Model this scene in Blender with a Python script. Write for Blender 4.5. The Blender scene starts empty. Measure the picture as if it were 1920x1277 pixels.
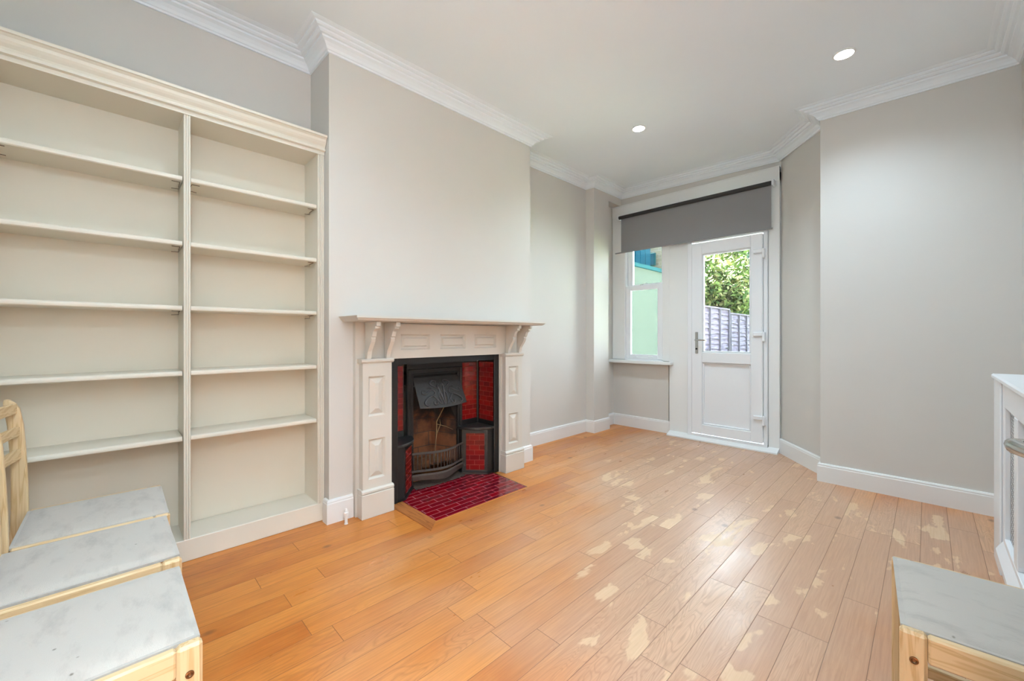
import bpy, math, random
from mathutils import Vector
random.seed(7)
PI = math.pi
C = bpy.context.scene.collection
S = bpy.context.scene

# ---------------------------------------------------------------- camera
cam_d = bpy.data.cameras.new('camera')
cam = bpy.data.objects.new('camera', cam_d); C.objects.link(cam)
cam_d.sensor_width = 36.0
cam_d.lens = 766.1/1920*36.0
cam_d.shift_y = -8.3/1920
cam_d.clip_start = 0.05
cam.location = (0, 0, 1.08)
cam.rotation_euler = (PI/2, 0, 0.7936)
S.camera = cam

# ---------------------------------------------------------------- world, sun, exposure
S.view_settings.view_transform = 'Standard'
S.view_settings.look = 'None'
S.view_settings.gamma = 1.0
S.view_settings.use_curve_mapping = False
S.view_settings.exposure = 0.37
W = bpy.data.worlds.new('sky'); S.world = W; W.use_nodes = True
wn = W.node_tree; wn.nodes.clear()
bg = wn.nodes.new('ShaderNodeBackground'); wo = wn.nodes.new('ShaderNodeOutputWorld')
tc = wn.nodes.new('ShaderNodeTexCoord'); sp = wn.nodes.new('ShaderNodeSeparateXYZ')
rp = wn.nodes.new('ShaderNodeValToRGB')
rp.color_ramp.elements[0].position = 0.45; rp.color_ramp.elements[0].color = (0.80, 0.90, 1.0, 1)
rp.color_ramp.elements[1].position = 0.9; rp.color_ramp.elements[1].color = (0.50, 0.72, 1.0, 1)
wn.links.new(tc.outputs['Generated'], sp.inputs[0]); wn.links.new(sp.outputs['Z'], rp.inputs[0])
wn.links.new(rp.outputs[0], bg.inputs[0]); bg.inputs[1].default_value = 14.0
wn.links.new(bg.outputs[0], wo.inputs[0])

def lamp(name, kind, loc, energy, color=(1, 1, 1), **kw):
    d = bpy.data.lights.new(name, kind); d.energy = energy; d.color = color
    for k, v in kw.items(): setattr(d, k, v)
    o = bpy.data.objects.new(name, d); C.objects.link(o); o.location = loc
    return o
sun = lamp('sun', 'SUN', (0, 8, 6), 620.0, (1.0, 0.95, 0.86), angle=math.radians(1.2))
sun.rotation_euler = Vector((0.55, 0.03, -0.83)).to_track_quat('-Z', 'Y').to_euler()
# unseen fill light, added beyond the open doorway the photographer stands in
hl = lamp('hall_fill_light', 'AREA', (1.05, 0.0, 2.35), 80, (0.66, 0.84, 1.0), shape='RECTANGLE', size=0.7, size_y=0.7)
SPOT_W = (72.0, 54.0, 34.0, 31.0, 11.0)
room_fill = lamp('room_fill_light', 'POINT', (-0.30, -0.02, 2.10), 23, (0.63, 0.83, 1.0), shadow_soft_size=0.06)  # made-up fill light out of view, brightens ceiling and near walls
SPOT_C = (0.635, 0.84, 1.0)
LIGHTS = [(-1.67, 3.11), (-0.348, 3.12), (-1.00, 1.80), (-1.67, 0.45), (-0.348, 0.45)]

def tilt(x, y):                       # the old ceiling is a little out of level
    return -0.024*(max(x, -2.72)+2.41)+0.006*(y-0.9)
CEIL = 2.80

# ---------------------------------------------------------------- helpers
def lin(r, g, b):
    f = lambda c: ((c/255+0.055)/1.055)**2.4 if c/255 > 0.04045 else c/255/12.92
    return (f(r), f(g), f(b), 1)

def sc(c, k): return (c[0]*k, c[1]*k, c[2]*k, 1)

class MB:
    def __init__(s): s.v = []; s.f = []; s.uv = {}
    def add(s, vs, fs):
        b = len(s.v); s.v += [tuple(p) for p in vs]; s.f += [tuple(i+b for i in f) for f in fs]
    def box(s, x0, x1, y0, y1, z0, z1):
        x0, x1 = sorted((x0, x1)); y0, y1 = sorted((y0, y1)); z0, z1 = sorted((z0, z1))
        s.add([(x0,y0,z0),(x1,y0,z0),(x1,y1,z0),(x0,y1,z0),(x0,y0,z1),(x1,y0,z1),(x1,y1,z1),(x0,y1,z1)],
              [(0,3,2,1),(4,5,6,7),(0,1,5,4),(1,2,6,5),(2,3,7,6),(3,0,4,7)])
        return s
    def cbox(s, x0, x1, y0, y1, z0, z1, c=0.004):          # box with chamfered edges
        x0, x1 = sorted((x0, x1)); y0, y1 = sorted((y0, y1)); z0, z1 = sorted((z0, z1))
        c = min(c, (x1-x0)/2.5, (y1-y0)/2.5, (z1-z0)/2.5)
        vs = []; idx = {}
        for i, X in enumerate((x0, x1)):
            for j, Y in enumerate((y0, y1)):
                for k, Z in enumerate((z0, z1)):
                    cx = c if i == 0 else -c; cy = c if j == 0 else -c; cz = c if k == 0 else -c
                    idx[i,j,k,0] = len(vs); vs.append((X, Y+cy, Z+cz))
                    idx[i,j,k,1] = len(vs); vs.append((X+cx, Y, Z+cz))
                    idx[i,j,k,2] = len(vs); vs.append((X+cx, Y+cy, Z))
        fs = []
        for i in (0, 1):
            q = [idx[i,0,0,0], idx[i,1,0,0], idx[i,1,1,0], idx[i,0,1,0]]; fs.append(q if i else q[::-1])
            q = [idx[0,i,0,1], idx[1,i,0,1], idx[1,i,1,1], idx[0,i,1,1]]; fs.append(q[::-1] if i else q)
            q = [idx[0,0,i,2], idx[1,0,i,2], idx[1,1,i,2], idx[0,1,i,2]]; fs.append(q if i else q[::-1])
        for a in (0, 1):
            for b in (0, 1):
                fs.append([idx[a,b,0,0], idx[a,b,0,1], idx[a,b,1,1], idx[a,b,1,0]])
                fs.append([idx[a,0,b,0], idx[a,0,b,2], idx[a,1,b,2], idx[a,1,b,0]])
                fs.append([idx[0,a,b,1], idx[0,a,b,2], idx[1,a,b,2], idx[1,a,b,1]])
                for k in (0, 1): fs.append([idx[a,b,k,0], idx[a,b,k,1], idx[a,b,k,2]])
        s.add(vs, fs); return s
    def prism(s, poly, axis, a, b):                         # poly in the two other axes, extruded along axis
        def P(u, v, w): return {'x': (w,u,v), 'y': (u,w,v), 'z': (u,v,w)}[axis]
        n = len(poly)
        s.add([P(u,v,a) for u, v in poly]+[P(u,v,b) for u, v in poly],
              [tuple(range(n))[::-1], tuple(range(n, 2*n))]+[(i, (i+1)%n, n+(i+1)%n, n+i) for i in range(n)])
        return s
    def tube(s, pts, r, n=10, cap=True, squash=None):
        pts = [Vector(p) for p in pts]; rs = r if isinstance(r, (list, tuple)) else [r]*len(pts)
        ref = Vector((0,0,1)); rings = []
        for i, p in enumerate(pts):
            t = (pts[min(i+1, len(pts)-1)]-pts[max(i-1, 0)]).normalized()
            u = t.cross(ref)
            if u.length < 0.05: u = t.cross(Vector((0,1,0)))
            u.normalize(); w = u.cross(t)
            rings.append([p+(u*math.cos(2*PI*k/n)+w*math.sin(2*PI*k/n))*rs[i] for k in range(n)])
        vs = [q for rg in rings for q in rg]; fs = []
        for i in range(len(pts)-1):
            for k in range(n):
                fs.append((i*n+k, i*n+(k+1)%n, (i+1)*n+(k+1)%n, (i+1)*n+k))
        if cap: fs += [tuple(range(n)), tuple(range((len(pts)-1)*n, len(pts)*n))[::-1]]
        s.add(vs, fs); return s
    def lathe(s, c, prof, axis='z', n=24):                  # prof: (radius, height)
        vs = []; fs = []
        for r, h in prof:
            for k in range(n):
                a = 2*PI*k/n; u, v = r*math.cos(a), r*math.sin(a)
                d = {'z': (u,v,h), 'x': (h,u,v), 'y': (u,h,v)}[axis]
                vs.append((c[0]+d[0], c[1]+d[1], c[2]+d[2]))
        for i in range(len(prof)-1):
            for k in range(n): fs.append((i*n+k, i*n+(k+1)%n, (i+1)*n+(k+1)%n, (i+1)*n+k))
        fs += [tuple(range(n)), tuple(range((len(prof)-1)*n, len(prof)*n))]
        s.add(vs, fs); return s
    def quv(s, p, uv):                                      # polygon with its own uv, in metres
        b = len(s.v); s.v += [tuple(q) for q in p]; s.uv[len(s.f)] = uv; s.f.append(tuple(range(b, b+len(p))))
        return s
    def build(s, name, mat, parent=None, smooth=False, bevel=0, recalc=True):
        lo = [min(p[i] for p in s.v) for i in range(3)]; hi = [max(p[i] for p in s.v) for i in range(3)]
        c = Vector(((lo[0]+hi[0])/2, (lo[1]+hi[1])/2, (lo[2]+hi[2])/2))
        me = bpy.data.meshes.new(name)
        me.from_pydata([Vector(p)-c for p in s.v], [], s.f)
        if s.uv:
            ul = me.uv_layers.new(name='uv')
            for pi, uv in s.uv.items():
                po = me.polygons[pi]
                for k, li in enumerate(po.loop_indices): ul.data[li].uv = uv[k]
        if recalc:
            import bmesh
            bm = bmesh.new(); bm.from_mesh(me); bmesh.ops.recalc_face_normals(bm, faces=bm.faces); bm.to_mesh(me); bm.free()
        if smooth:
            for po in me.polygons: po.use_smooth = True
        me.materials.append(mat)
        o = bpy.data.objects.new(name, me); C.objects.link(o)
        if parent is not None:
            o.parent = parent; o.location = c-world(parent)
        else: o.location = c
        if smooth == 'angle':
            m = o.modifiers.new('edge', 'EDGE_SPLIT'); m.split_angle = math.radians(35)
        if bevel:
            m = o.modifiers.new('bevel', 'BEVEL'); m.width = bevel; m.segments = 2; m.limit_method = 'ANGLE'
        return o
def world(o):
    v = Vector((0, 0, 0))
    while o is not None: v += Vector(o.location); o = o.parent
    return v
def tag(o, label=None, cat=None, group=None, kind=None):
    for k, v in (('label', label), ('category', cat), ('group', group), ('kind', kind)):
        if v: o[k] = v
    return o
def thing(name, label, cat, loc, group=None):
    o = bpy.data.objects.new(name, None); C.objects.link(o); o.location = loc; o.empty_display_size = 0.1
    return tag(o, label, cat, group)
def struct(o): o['kind'] = 'structure'; return o
def copy_tree(o, parent=None):
    c = o.copy(); C.objects.link(c); c.parent = parent
    for ch in [q for q in bpy.data.objects if q.parent == o]: copy_tree(ch, c)
    return c

def sweep(mb, path, prof, closed=False, ztilt=False):
    """profile (d, z): d = distance from the path towards its right-hand side; mitred corners"""
    n = len(path); rows = []
    def nrm(a, b):
        dx, dy = b[0]-a[0], b[1]-a[1]; l = math.hypot(dx, dy); return (dy/l, -dx/l)
    for i in range(n):
        if closed or 0 < i < n-1:
            n1 = nrm(path[i-1], path[i]); n2 = nrm(path[i], path[(i+1)%n])
            k = 1+n1[0]*n2[0]+n1[1]*n2[1]; m = ((n1[0]+n2[0])/k, (n1[1]+n2[1])/k)
        elif i == 0: m = nrm(path[0], path[1])
        else: m = nrm(path[-2], path[-1])
        row = []
        for d, z in prof:
            x, y = path[i][0]+m[0]*d, path[i][1]+m[1]*d
            row.append((x, y, z+(tilt(x, y) if ztilt else 0)))
        rows.append(row)
    k = len(prof); vs = [p for r in rows for p in r]; fs = []
    for i in range(n if closed else n-1):
        j = (i+1) % n
        for q in range(k): fs.append((i*k+q, i*k+(q+1)%k, j*k+(q+1)%k, j*k+q))
    if not closed: fs += [tuple(range(k)), tuple(range((n-1)*k, n*k))]
    mb.add(vs, fs); return mb

# ---------------------------------------------------------------- materials
def new_mat(name):
    m = bpy.data.materials.new(name); m.use_nodes = True
    nt = m.node_tree; return m, nt, nt.nodes['Principled BSDF']
def N(nt, t, **kw):
    n = nt.nodes.new(t)
    for k, v in kw.items(): setattr(n, k, v)
    return n
def paint(name, col, rough=0.5, bump=0.04, scale=60, var=0.03, metallic=0, spec=0.5, coat=0):
    m, nt, p = new_mat(name); L = nt.links.new
    g = N(nt, 'ShaderNodeNewGeometry')
    no = N(nt, 'ShaderNodeTexNoise'); no.inputs['Scale'].default_value = scale; no.inputs['Detail'].default_value = 4
    no2 = N(nt, 'ShaderNodeTexNoise'); no2.inputs['Scale'].default_value = 2.2
    L(g.outputs['Position'], no.inputs['Vector']); L(g.outputs['Position'], no2.inputs['Vector'])
    mr = N(nt, 'ShaderNodeMapRange'); mr.inputs['To Min'].default_value = 1-var; mr.inputs['To Max'].default_value = 1+var
    mr.inputs['From Min'].default_value = .3; mr.inputs['From Max'].default_value = .7
    L(no2.outputs[0], mr.inputs[0])
    vm = N(nt, 'ShaderNodeVectorMath', operation='SCALE'); vm.inputs[0].default_value = col[:3]
    L(mr.outputs[0], vm.inputs['Scale']); L(vm.outputs[0], p.inputs['Base Color'])
    p.inputs['Roughness'].default_value = rough; p.inputs['Metallic'].default_value = metallic
    p.inputs['Specular IOR Level'].default_value = spec; p.inputs['Coat Weight'].default_value = coat
    if bump:
        b = N(nt, 'ShaderNodeBump'); b.inputs['Strength'].default_value = bump; b.inputs['Distance'].default_value = 0.004
        L(no.outputs[0], b.inputs['Height']); L(b.outputs[0], p.inputs['Normal'])
    return m

M_wall = paint('greige_wall_paint', lin(216, 211, 204), 0.72, 0.05, 90, 0.012)
M_ceil = paint('ceiling_paint', lin(242, 247, 251), 0.8, 0.02, 60, 0.006)
M_wht = paint('white_gloss_paint', lin(240, 239, 236), 0.35, 0.03, 40, 0.01)
M_trim = paint('white_skirting_paint', lin(238, 236, 233), 0.38, 0.02, 40, 0.01)
M_book = paint('cream_bookcase_paint', lin(231, 223, 207), 0.42, 0.02, 30, 0.02)
M_bback = paint('cream_back_panel_paint', lin(230, 220, 201), 0.5, 0.02, 30, 0.02)
M_mant = paint('aged_white_mantel_paint', lin(216, 209, 198), 0.42, 0.04, 26, 0.02)
M_upvc = paint('white_plastic_frame', lin(243, 243, 244), 0.28, 0.0, 30, 0.0)
M_iron = paint('black_cast_iron', lin(15, 15, 16), 0.5, 0.25, 120, 0.2)
M_hood = paint('grey_graphite_iron', lin(50, 49, 48), 0.38, 0.3, 120, 0.15, metallic=0.3)
M_orn = paint('side_lit_relief_iron', lin(80, 79, 80), 0.35, 0.1, 100, 0.1, metallic=0.6)  # paler than the hood: side light on the relief put into the colour
M_grate = paint('rusty_dark_iron', lin(62, 52, 46), 0.6, 0.5, 110, 0.3)
M_blind = paint('charcoal_blind_fabric', lin(147, 147, 148), 0.85, 0.1, 500, 0.02)
M_roll = paint('black_roller', lin(52, 52, 52), 0.7, 0.05, 300, 0.0)
M_chrome = paint('satin_chrome', lin(190, 188, 184), 0.22, 0.0, 30, 0.0, metallic=1)
M_bolt = paint('brass_bolt', lin(120, 92, 66), 0.35, 0.0, 30, 0.0, metallic=1)
M_dark = paint('dark_void', lin(12, 12, 12), 0.9, 0, 30, 0)
M_hole = paint('shaded_radiator_metal', lin(18, 18, 18), 0.6, 0, 30, 0)  # near-black: the shade behind the grille is put into this colour
M_edge = paint('dark_brown_edge_strip', lin(74, 42, 18), 0.5, 0.1, 60, 0.1)
M_clip = paint('rusty_shelf_clip', lin(96, 72, 48), 0.6, 0.1, 60, 0.1)
M_green = paint('pale_green_render', sc(lin(98, 115, 107), .185), 0.95, 0.1, 20, 0.05, spec=0.05)
M_teal = paint('blue_green_coping', sc(lin(26, 74, 80), .3), 0.95, 0.1, 20, 0.1, spec=0.05)
M_blue = paint('dark_blue_shed_boards', sc(lin(8, 60, 78), .3), 0.95, 0.2, 12, 0.25, spec=0.03)
M_grass = paint('lawn', lin(52, 66, 34), 0.95, 0.6, 30, 0.3)
M_ground = paint('pale_bounce_paving', lin(222, 218, 210), 0.9, 0.3, 12, 0.15)  # unseen strip, made pale and kept short to bounce sunlight up indoors
M_bark = paint('bark', lin(84, 70, 60), 0.9, 0.4, 40, 0.2)
M_twig = paint('dry_twig', lin(150, 124, 84), 0.8, 0.3, 60, 0.1)
M_rubble = paint('rusty_brick_rubble', lin(124, 78, 46), 0.95, 1.0, 45, 0.5)
M_ash = paint('ash_and_soot', lin(72, 58, 50), 0.95, 1.0, 70, 0.5)

# window glass: clear sheet with a fresnel reflection
def glass_mat():
    m = bpy.data.materials.new('window_glass'); m.use_nodes = True; nt = m.node_tree; nt.nodes.clear(); L = nt.links.new
    o = N(nt, 'ShaderNodeOutputMaterial'); t = N(nt, 'ShaderNodeBsdfTransparent'); t.inputs[0].default_value = (0.95, 0.98, 0.97, 1)
    g = N(nt, 'ShaderNodeBsdfGlossy'); g.inputs['Roughness'].default_value = 0.02
    fr = N(nt, 'ShaderNodeFresnel'); fr.inputs[0].default_value = 1.45; mx = N(nt, 'ShaderNodeMixShader')
    L(fr.outputs[0], mx.inputs[0]); L(t.outputs[0], mx.inputs[1]); L(g.outputs[0], mx.inputs[2]); L(mx.outputs[0], o.inputs[0])
    return m
M_glass = glass_mat()

def emis(name, col, s):
    m = bpy.data.materials.new(name); m.use_nodes = True; p = m.node_tree.nodes['Principled BSDF']
    p.inputs['Base Color'].default_value = (.9, .9, .9, 1); p.inputs['Emission Color'].default_value = col; p.inputs['Emission Strength'].default_value = s
    return m
M_lens = emis('lit_downlight_lens', (1, 0.99, 0.97, 1), 30)

def pine(name, c1, c2, rough=0.5, axis='y'):
    m, nt, p = new_mat(name); L = nt.links.new
    t = N(nt, 'ShaderNodeTexCoord'); mp = N(nt, 'ShaderNodeMapping')
    mp.inputs['Scale'].default_value = {'y': (26, 1.6, 26), 'z': (26, 26, 1.6), 'x': (1.6, 26, 26)}[axis]
    L(t.outputs['Object'], mp.inputs[0])
    no = N(nt, 'ShaderNodeTexNoise'); no.inputs['Scale'].default_value = 1.6; no.inputs['Detail'].default_value = 3; no.inputs['Distortion'].default_value = 0.6
    L(mp.outputs[0], no.inputs[0])
    mt = N(nt, 'ShaderNodeMath', operation='MULTIPLY'); mt.inputs[1].default_value = 5; L(no.outputs[0], mt.inputs[0])
    fr = N(nt, 'ShaderNodeMath', operation='PINGPONG'); fr.inputs[1].default_value = 0.5; L(mt.outputs[0], fr.inputs[0])
    r = N(nt, 'ShaderNodeValToRGB'); r.color_ramp.elements[0].color = c1; r.color_ramp.elements[1].color = c2
    r.color_ramp.elements[0].position = 0.05; r.color_ramp.elements[1].position = 0.3
    L(fr.outputs[0], r.inputs[0]); L(r.outputs[0], p.inputs['Base Color']); p.inputs['Roughness'].default_value = rough
    return m
M_pine_y = pine('pale_pine_along', lin(202, 166, 118), lin(220, 190, 146), 0.45, 'y')
M_pine_z = pine('pale_pine_upright', lin(202, 166, 118), lin(220, 190, 146), 0.45, 'z')
M_pine_x = pine('pale_pine_across', lin(202, 166, 118), lin(220, 190, 146), 0.45, 'x')

def fabric():
    m, nt, p = new_mat('white_velour_seat_fabric'); L = nt.links.new
    g = N(nt, 'ShaderNodeNewGeometry'); mp = N(nt, 'ShaderNodeMapping'); mp.inputs['Scale'].default_value = (9, 22, 9)
    mp.inputs['Rotation'].default_value = (0, 0, 0.5)
    L(g.outputs['Position'], mp.inputs[0])
    a = N(nt, 'ShaderNodeTexNoise'); a.inputs['Scale'].default_value = 1.0; a.inputs['Detail'].default_value = 6; a.inputs['Roughness'].default_value = 0.65
    L(mp.outputs[0], a.inputs[0])
    r = N(nt, 'ShaderNodeValToRGB'); e = r.color_ramp.elements
    e[0].position = 0.25; e[0].color = lin(164, 156, 147); e[1].position = 0.5; e[1].color = lin(186, 178, 168)
    L(a.outputs[0], r.inputs[0])
    sp_ = N(nt, 'ShaderNodeTexVoronoi'); sp_.inputs['Scale'].default_value = 13; L(g.outputs['Position'], sp_.inputs[0])
    r2 = N(nt, 'ShaderNodeValToRGB'); r2.color_ramp.elements[0].position = 0.02; r2.color_ramp.elements[0].color = (0.45, 0.42, 0.38, 1)
    r2.color_ramp.elements[1].position = 0.05; r2.color_ramp.elements[1].color = (1, 1, 1, 1); L(sp_.outputs['Distance'], r2.inputs[0])
    mx = N(nt, 'ShaderNodeMix', data_type='RGBA', blend_type='MULTIPLY'); mx.inputs['Factor'].default_value = 1
    L(r.outputs[0], mx.inputs['A']); L(r2.outputs[0], mx.inputs['B']); L(mx.outputs['Result'], p.inputs['Base Color'])
    p.inputs['Roughness'].default_value = 0.95; p.inputs['Sheen Weight'].default_value = 0.25
    f = N(nt, 'ShaderNodeTexNoise'); f.inputs['Scale'].default_value = 500; L(g.outputs['Position'], f.inputs[0])
    b = N(nt, 'ShaderNodeBump'); b.inputs['Strength'].default_value = 0.3; b.inputs['Distance'].default_value = 0.002
    L(f.outputs[0], b.inputs['Height']); L(b.outputs[0], p.inputs['Normal'])
    return m
M_pad = fabric()

def tiles(name, bw, rh, c1, c2, mortar, ms=0.0016, rough=0.12):
    m, nt, p = new_mat(name); L = nt.links.new
    u = N(nt, 'ShaderNodeUVMap'); u.uv_map = 'uv'
    b = N(nt, 'ShaderNodeTexBrick'); b.offset = 0.5
    b.inputs['Scale'].default_value = 1; b.inputs['Brick Width'].default_value = bw; b.inputs['Row Height'].default_value = rh
    b.inputs['Mortar Size'].default_value = ms; b.inputs['Mortar Smooth'].default_value = 0.3; b.inputs['Bias'].default_value = -0.1
    b.inputs['Color1'].default_value = c1; b.inputs['Color2'].default_value = c2; b.inputs['Mortar'].default_value = mortar
    L(u.outputs[0], b.inputs['Vector'])
    no = N(nt, 'ShaderNodeTexNoise'); no.inputs['Scale'].default_value = 30; L(u.outputs[0], no.inputs[0])
    mr = N(nt, 'ShaderNodeMapRange'); mr.inputs['To Min'].default_value = 0.85; mr.inputs['To Max'].default_value = 1.15; L(no.outputs[0], mr.inputs[0])
    vm = N(nt, 'ShaderNodeVectorMath', operation='SCALE'); L(b.outputs['Color'], vm.inputs[0]); L(mr.outputs[0], vm.inputs['Scale'])
    L(vm.outputs[0], p.inputs['Base Color'])
    rr = N(nt, 'ShaderNodeMapRange'); rr.inputs['To Min'].default_value = rough; rr.inputs['To Max'].default_value = 0.7
    L(b.outputs['Fac'], rr.inputs[0]); L(rr.outputs[0], p.inputs['Roughness'])
    bu = N(nt, 'ShaderNodeBump'); bu.invert = True; bu.inputs['Strength'].default_value = 0.6; bu.inputs['Distance'].default_value = 0.002
    L(b.outputs['Fac'], bu.inputs['Height']); L(bu.outputs[0], p.inputs['Normal'])
    return m
M_tile = tiles('glazed_red_wall_tile', 0.0765, 0.0385, lin(126, 9, 9), lin(92, 4, 7), lin(158, 66, 56))
M_hearth = tiles('glazed_red_hearth_tile', 0.152, 0.0475, lin(134, 5, 20), lin(106, 2, 22), lin(190, 108, 116), 0.0017, 0.1)
M_firebrick = tiles('sooty_firebrick', 0.2, 0.11, lin(132, 84, 54), lin(98, 64, 44), lin(76, 54, 40), 0.004, 0.9)
def soot(m):
    nt = m.node_tree; L = nt.links.new; p = nt.nodes['Principled BSDF']; src = p.inputs['Base Color'].links[0].from_socket
    g = N(nt, 'ShaderNodeNewGeometry'); sx = N(nt, 'ShaderNodeSeparateXYZ'); L(g.outputs['Position'], sx.inputs[0])
    no = N(nt, 'ShaderNodeTexNoise'); no.inputs['Scale'].default_value = 9; no.inputs['Detail'].default_value = 5; L(g.outputs['Position'], no.inputs[0])
    a = N(nt, 'ShaderNodeMath', operation='MULTIPLY_ADD'); L(no.outputs[0], a.inputs[0]); a.inputs[1].default_value = 0.75; L(sx.outputs[2], a.inputs[2])
    mr = N(nt, 'ShaderNodeMapRange', interpolation_type='SMOOTHSTEP'); mr.inputs[1].default_value = 0.58; mr.inputs[2].default_value = 0.86; L(a.outputs[0], mr.inputs[0])
    mx = N(nt, 'ShaderNodeMix', data_type='RGBA'); L(mr.outputs[0], mx.inputs['Factor']); L(src, mx.inputs['A']); mx.inputs['B'].default_value = lin(16, 13, 11)
    L(mx.outputs['Result'], p.inputs['Base Color'])
soot(M_firebrick)
M_brick = tiles('pale_yellow_brick', 0.24, 0.085, sc(lin(196, 190, 150), .07), sc(lin(150, 150, 120), .08), sc(lin(214, 214, 200), .08), 0.008, 0.9)

def floor_mat():
    m, nt, p = new_mat('worn_oak_planks'); L = nt.links.new
    def math_(op, a, b=None, c=None):
        n = N(nt, 'ShaderNodeMath', operation=op)
        for i, q in enumerate((a, b, c)):
            if q is None: continue
            if isinstance(q, (int, float)): n.inputs[i].default_value = q
            else: L(q, n.inputs[i])
        return n.outputs[0]
    def white(a, b=0.0):
        cb = N(nt, 'ShaderNodeCombineXYZ'); 
        for i, q in enumerate((a, b)):
            if isinstance(q, (int, float)): cb.inputs[i].default_value = q
            else: L(q, cb.inputs[i])
        w = N(nt, 'ShaderNodeTexWhiteNoise', noise_dimensions='3D'); L(cb.outputs[0], w.inputs['Vector']); return w.outputs['Value']
    def vec(x, y, z=0.0):
        cb = N(nt, 'ShaderNodeCombineXYZ')
        for i, q in enumerate((x, y, z)):
            if isinstance(q, (int, float)): cb.inputs[i].default_value = q
            else: L(q, cb.inputs[i])
        return cb.outputs[0]
    def noise(v, scale, detail=3, rough=0.5, dist=0.0):
        n = N(nt, 'ShaderNodeTexNoise'); n.inputs['Scale'].default_value = scale; n.inputs['Detail'].default_value = detail
        n.inputs['Roughness'].default_value = rough; n.inputs['Distortion'].default_value = dist; L(v, n.inputs[0]); return n.outputs[0]
    def rng(v, a, b, c=0.0, d=1.0, sm=False):
        n = N(nt, 'ShaderNodeMapRange'); n.inputs[1].default_value = a; n.inputs[2].default_value = b
        n.inputs[3].default_value = c; n.inputs[4].default_value = d
        if sm: n.interpolation_type = 'SMOOTHSTEP'
        L(v, n.inputs[0]); return n.outputs[0]
    def mix(f, a, b, mode='MIX'):
        n = N(nt, 'ShaderNodeMix', data_type='RGBA', blend_type=mode)
        if isinstance(f, (int, float)): n.inputs['Factor'].default_value = f
        else: L(f, n.inputs['Factor'])
        for k, q in (('A', a), ('B', b)):
            if isinstance(q, tuple): n.inputs[k].default_value = q
            else: L(q, n.inputs[k])
        return n.outputs['Result']
    g = N(nt, 'ShaderNodeNewGeometry'); sx = N(nt, 'ShaderNodeSeparateXYZ'); L(g.outputs['Position'], sx.inputs[0])
    x, y = sx.outputs[0], sx.outputs[1]
    u = math_('MULTIPLY', math_('ADD', x, 0.463+5.475), 1/0.1095)
    row = math_('FLOOR', u); fu = math_('FRACT', u)
    ln = rng(white(row, 3.3), 0, 1, 0.62, 1.35)
    v = math_('DIVIDE', math_('ADD', math_('ADD', y, 20.0), math_('MULTIPLY', white(row, 7.7), 5.0)), ln)
    col = math_('FLOOR', v); fv = math_('FRACT', v)
    bid = white(row, col); bid2 = white(col, math_('ADD', row, 31.5))
    # straight grain and cathedral figure
    gz = math_('MULTIPLY', bid, 40.0)
    fine = noise(vec(math_('MULTIPLY', x, 150.0), math_('MULTIPLY', y, 5.0), gz), 1.0, 5, 0.6)
    cath = noise(vec(math_('MULTIPLY', x, 11.0), math_('MULTIPLY', y, 1.7), gz), 1.0, 2, 0.45, 0.8)
    rings = math_('PINGPONG', math_('MULTIPLY', cath, 22.0), 0.5)
    ringm = rng(rings, 0.0, 0.26, 1.0, 0.0)
    cathmask = rng(bid2, 0.4, 0.9)
    big = noise(vec(math_('MULTIPLY', x, 1.3), math_('MULTIPLY', y, 0.8), 3.0), 1.0, 3, 0.55)
    med = noise(vec(math_('MULTIPLY', x, 9.0), math_('MULTIPLY', y, 3.0), gz), 1.0, 5, 0.6)
    c = mix(bid, lin(190, 104, 38), lin(222, 142, 66))
    c = mix(rng(med, 0.32, 0.7, 0, 0.55), c, lin(232, 156, 74))
    c = mix(math_('MULTIPLY', rng(fine, 0.35, 0.65, 1, 0), 0.26), c, lin(120, 62, 26))
    c = mix(math_('MULTIPLY', math_('MULTIPLY', ringm, cathmask), 0.24), c, lin(126, 70, 34))
    # worn, bleached zone of the walked floor; window glare painted into its paleness
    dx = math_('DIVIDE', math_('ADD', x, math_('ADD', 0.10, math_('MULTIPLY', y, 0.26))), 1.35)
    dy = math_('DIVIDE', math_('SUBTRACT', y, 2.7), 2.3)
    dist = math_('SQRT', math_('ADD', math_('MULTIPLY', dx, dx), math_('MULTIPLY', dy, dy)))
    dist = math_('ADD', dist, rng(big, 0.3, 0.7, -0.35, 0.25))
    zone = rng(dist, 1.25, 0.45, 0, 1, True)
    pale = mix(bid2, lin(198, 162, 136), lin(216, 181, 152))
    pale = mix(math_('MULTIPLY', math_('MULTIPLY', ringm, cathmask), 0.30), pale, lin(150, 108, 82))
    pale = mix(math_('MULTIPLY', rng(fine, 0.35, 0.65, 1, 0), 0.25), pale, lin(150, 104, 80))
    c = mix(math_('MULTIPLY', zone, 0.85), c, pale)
    # bare patches, bounded by the boards
    pn = noise(vec(math_('ADD', math_('MULTIPLY', x, 8.0), math_('MULTIPLY', bid, 60.0)), math_('MULTIPLY', y, 3.2), gz), 1.0, 4, 0.55, 0.3)
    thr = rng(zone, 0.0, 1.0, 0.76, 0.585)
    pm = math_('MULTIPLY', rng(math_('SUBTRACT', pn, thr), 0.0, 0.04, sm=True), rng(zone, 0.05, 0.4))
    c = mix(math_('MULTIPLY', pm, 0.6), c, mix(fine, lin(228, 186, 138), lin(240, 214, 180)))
    # dark knots and spots
    vo = N(nt, 'ShaderNodeTexVoronoi'); vo.inputs['Scale'].default_value = 1.0
    L(vec(math_('MULTIPLY', x, 4.2), math_('MULTIPLY', y, 3.0), 0.0), vo.inputs['Vector'])
    kn = rng(vo.outputs['Distance'], 0.035, 0.09, 1.0, 0.0)
    c = mix(math_('MULTIPLY', kn, 0.5), c, lin(74, 50, 40))
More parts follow.
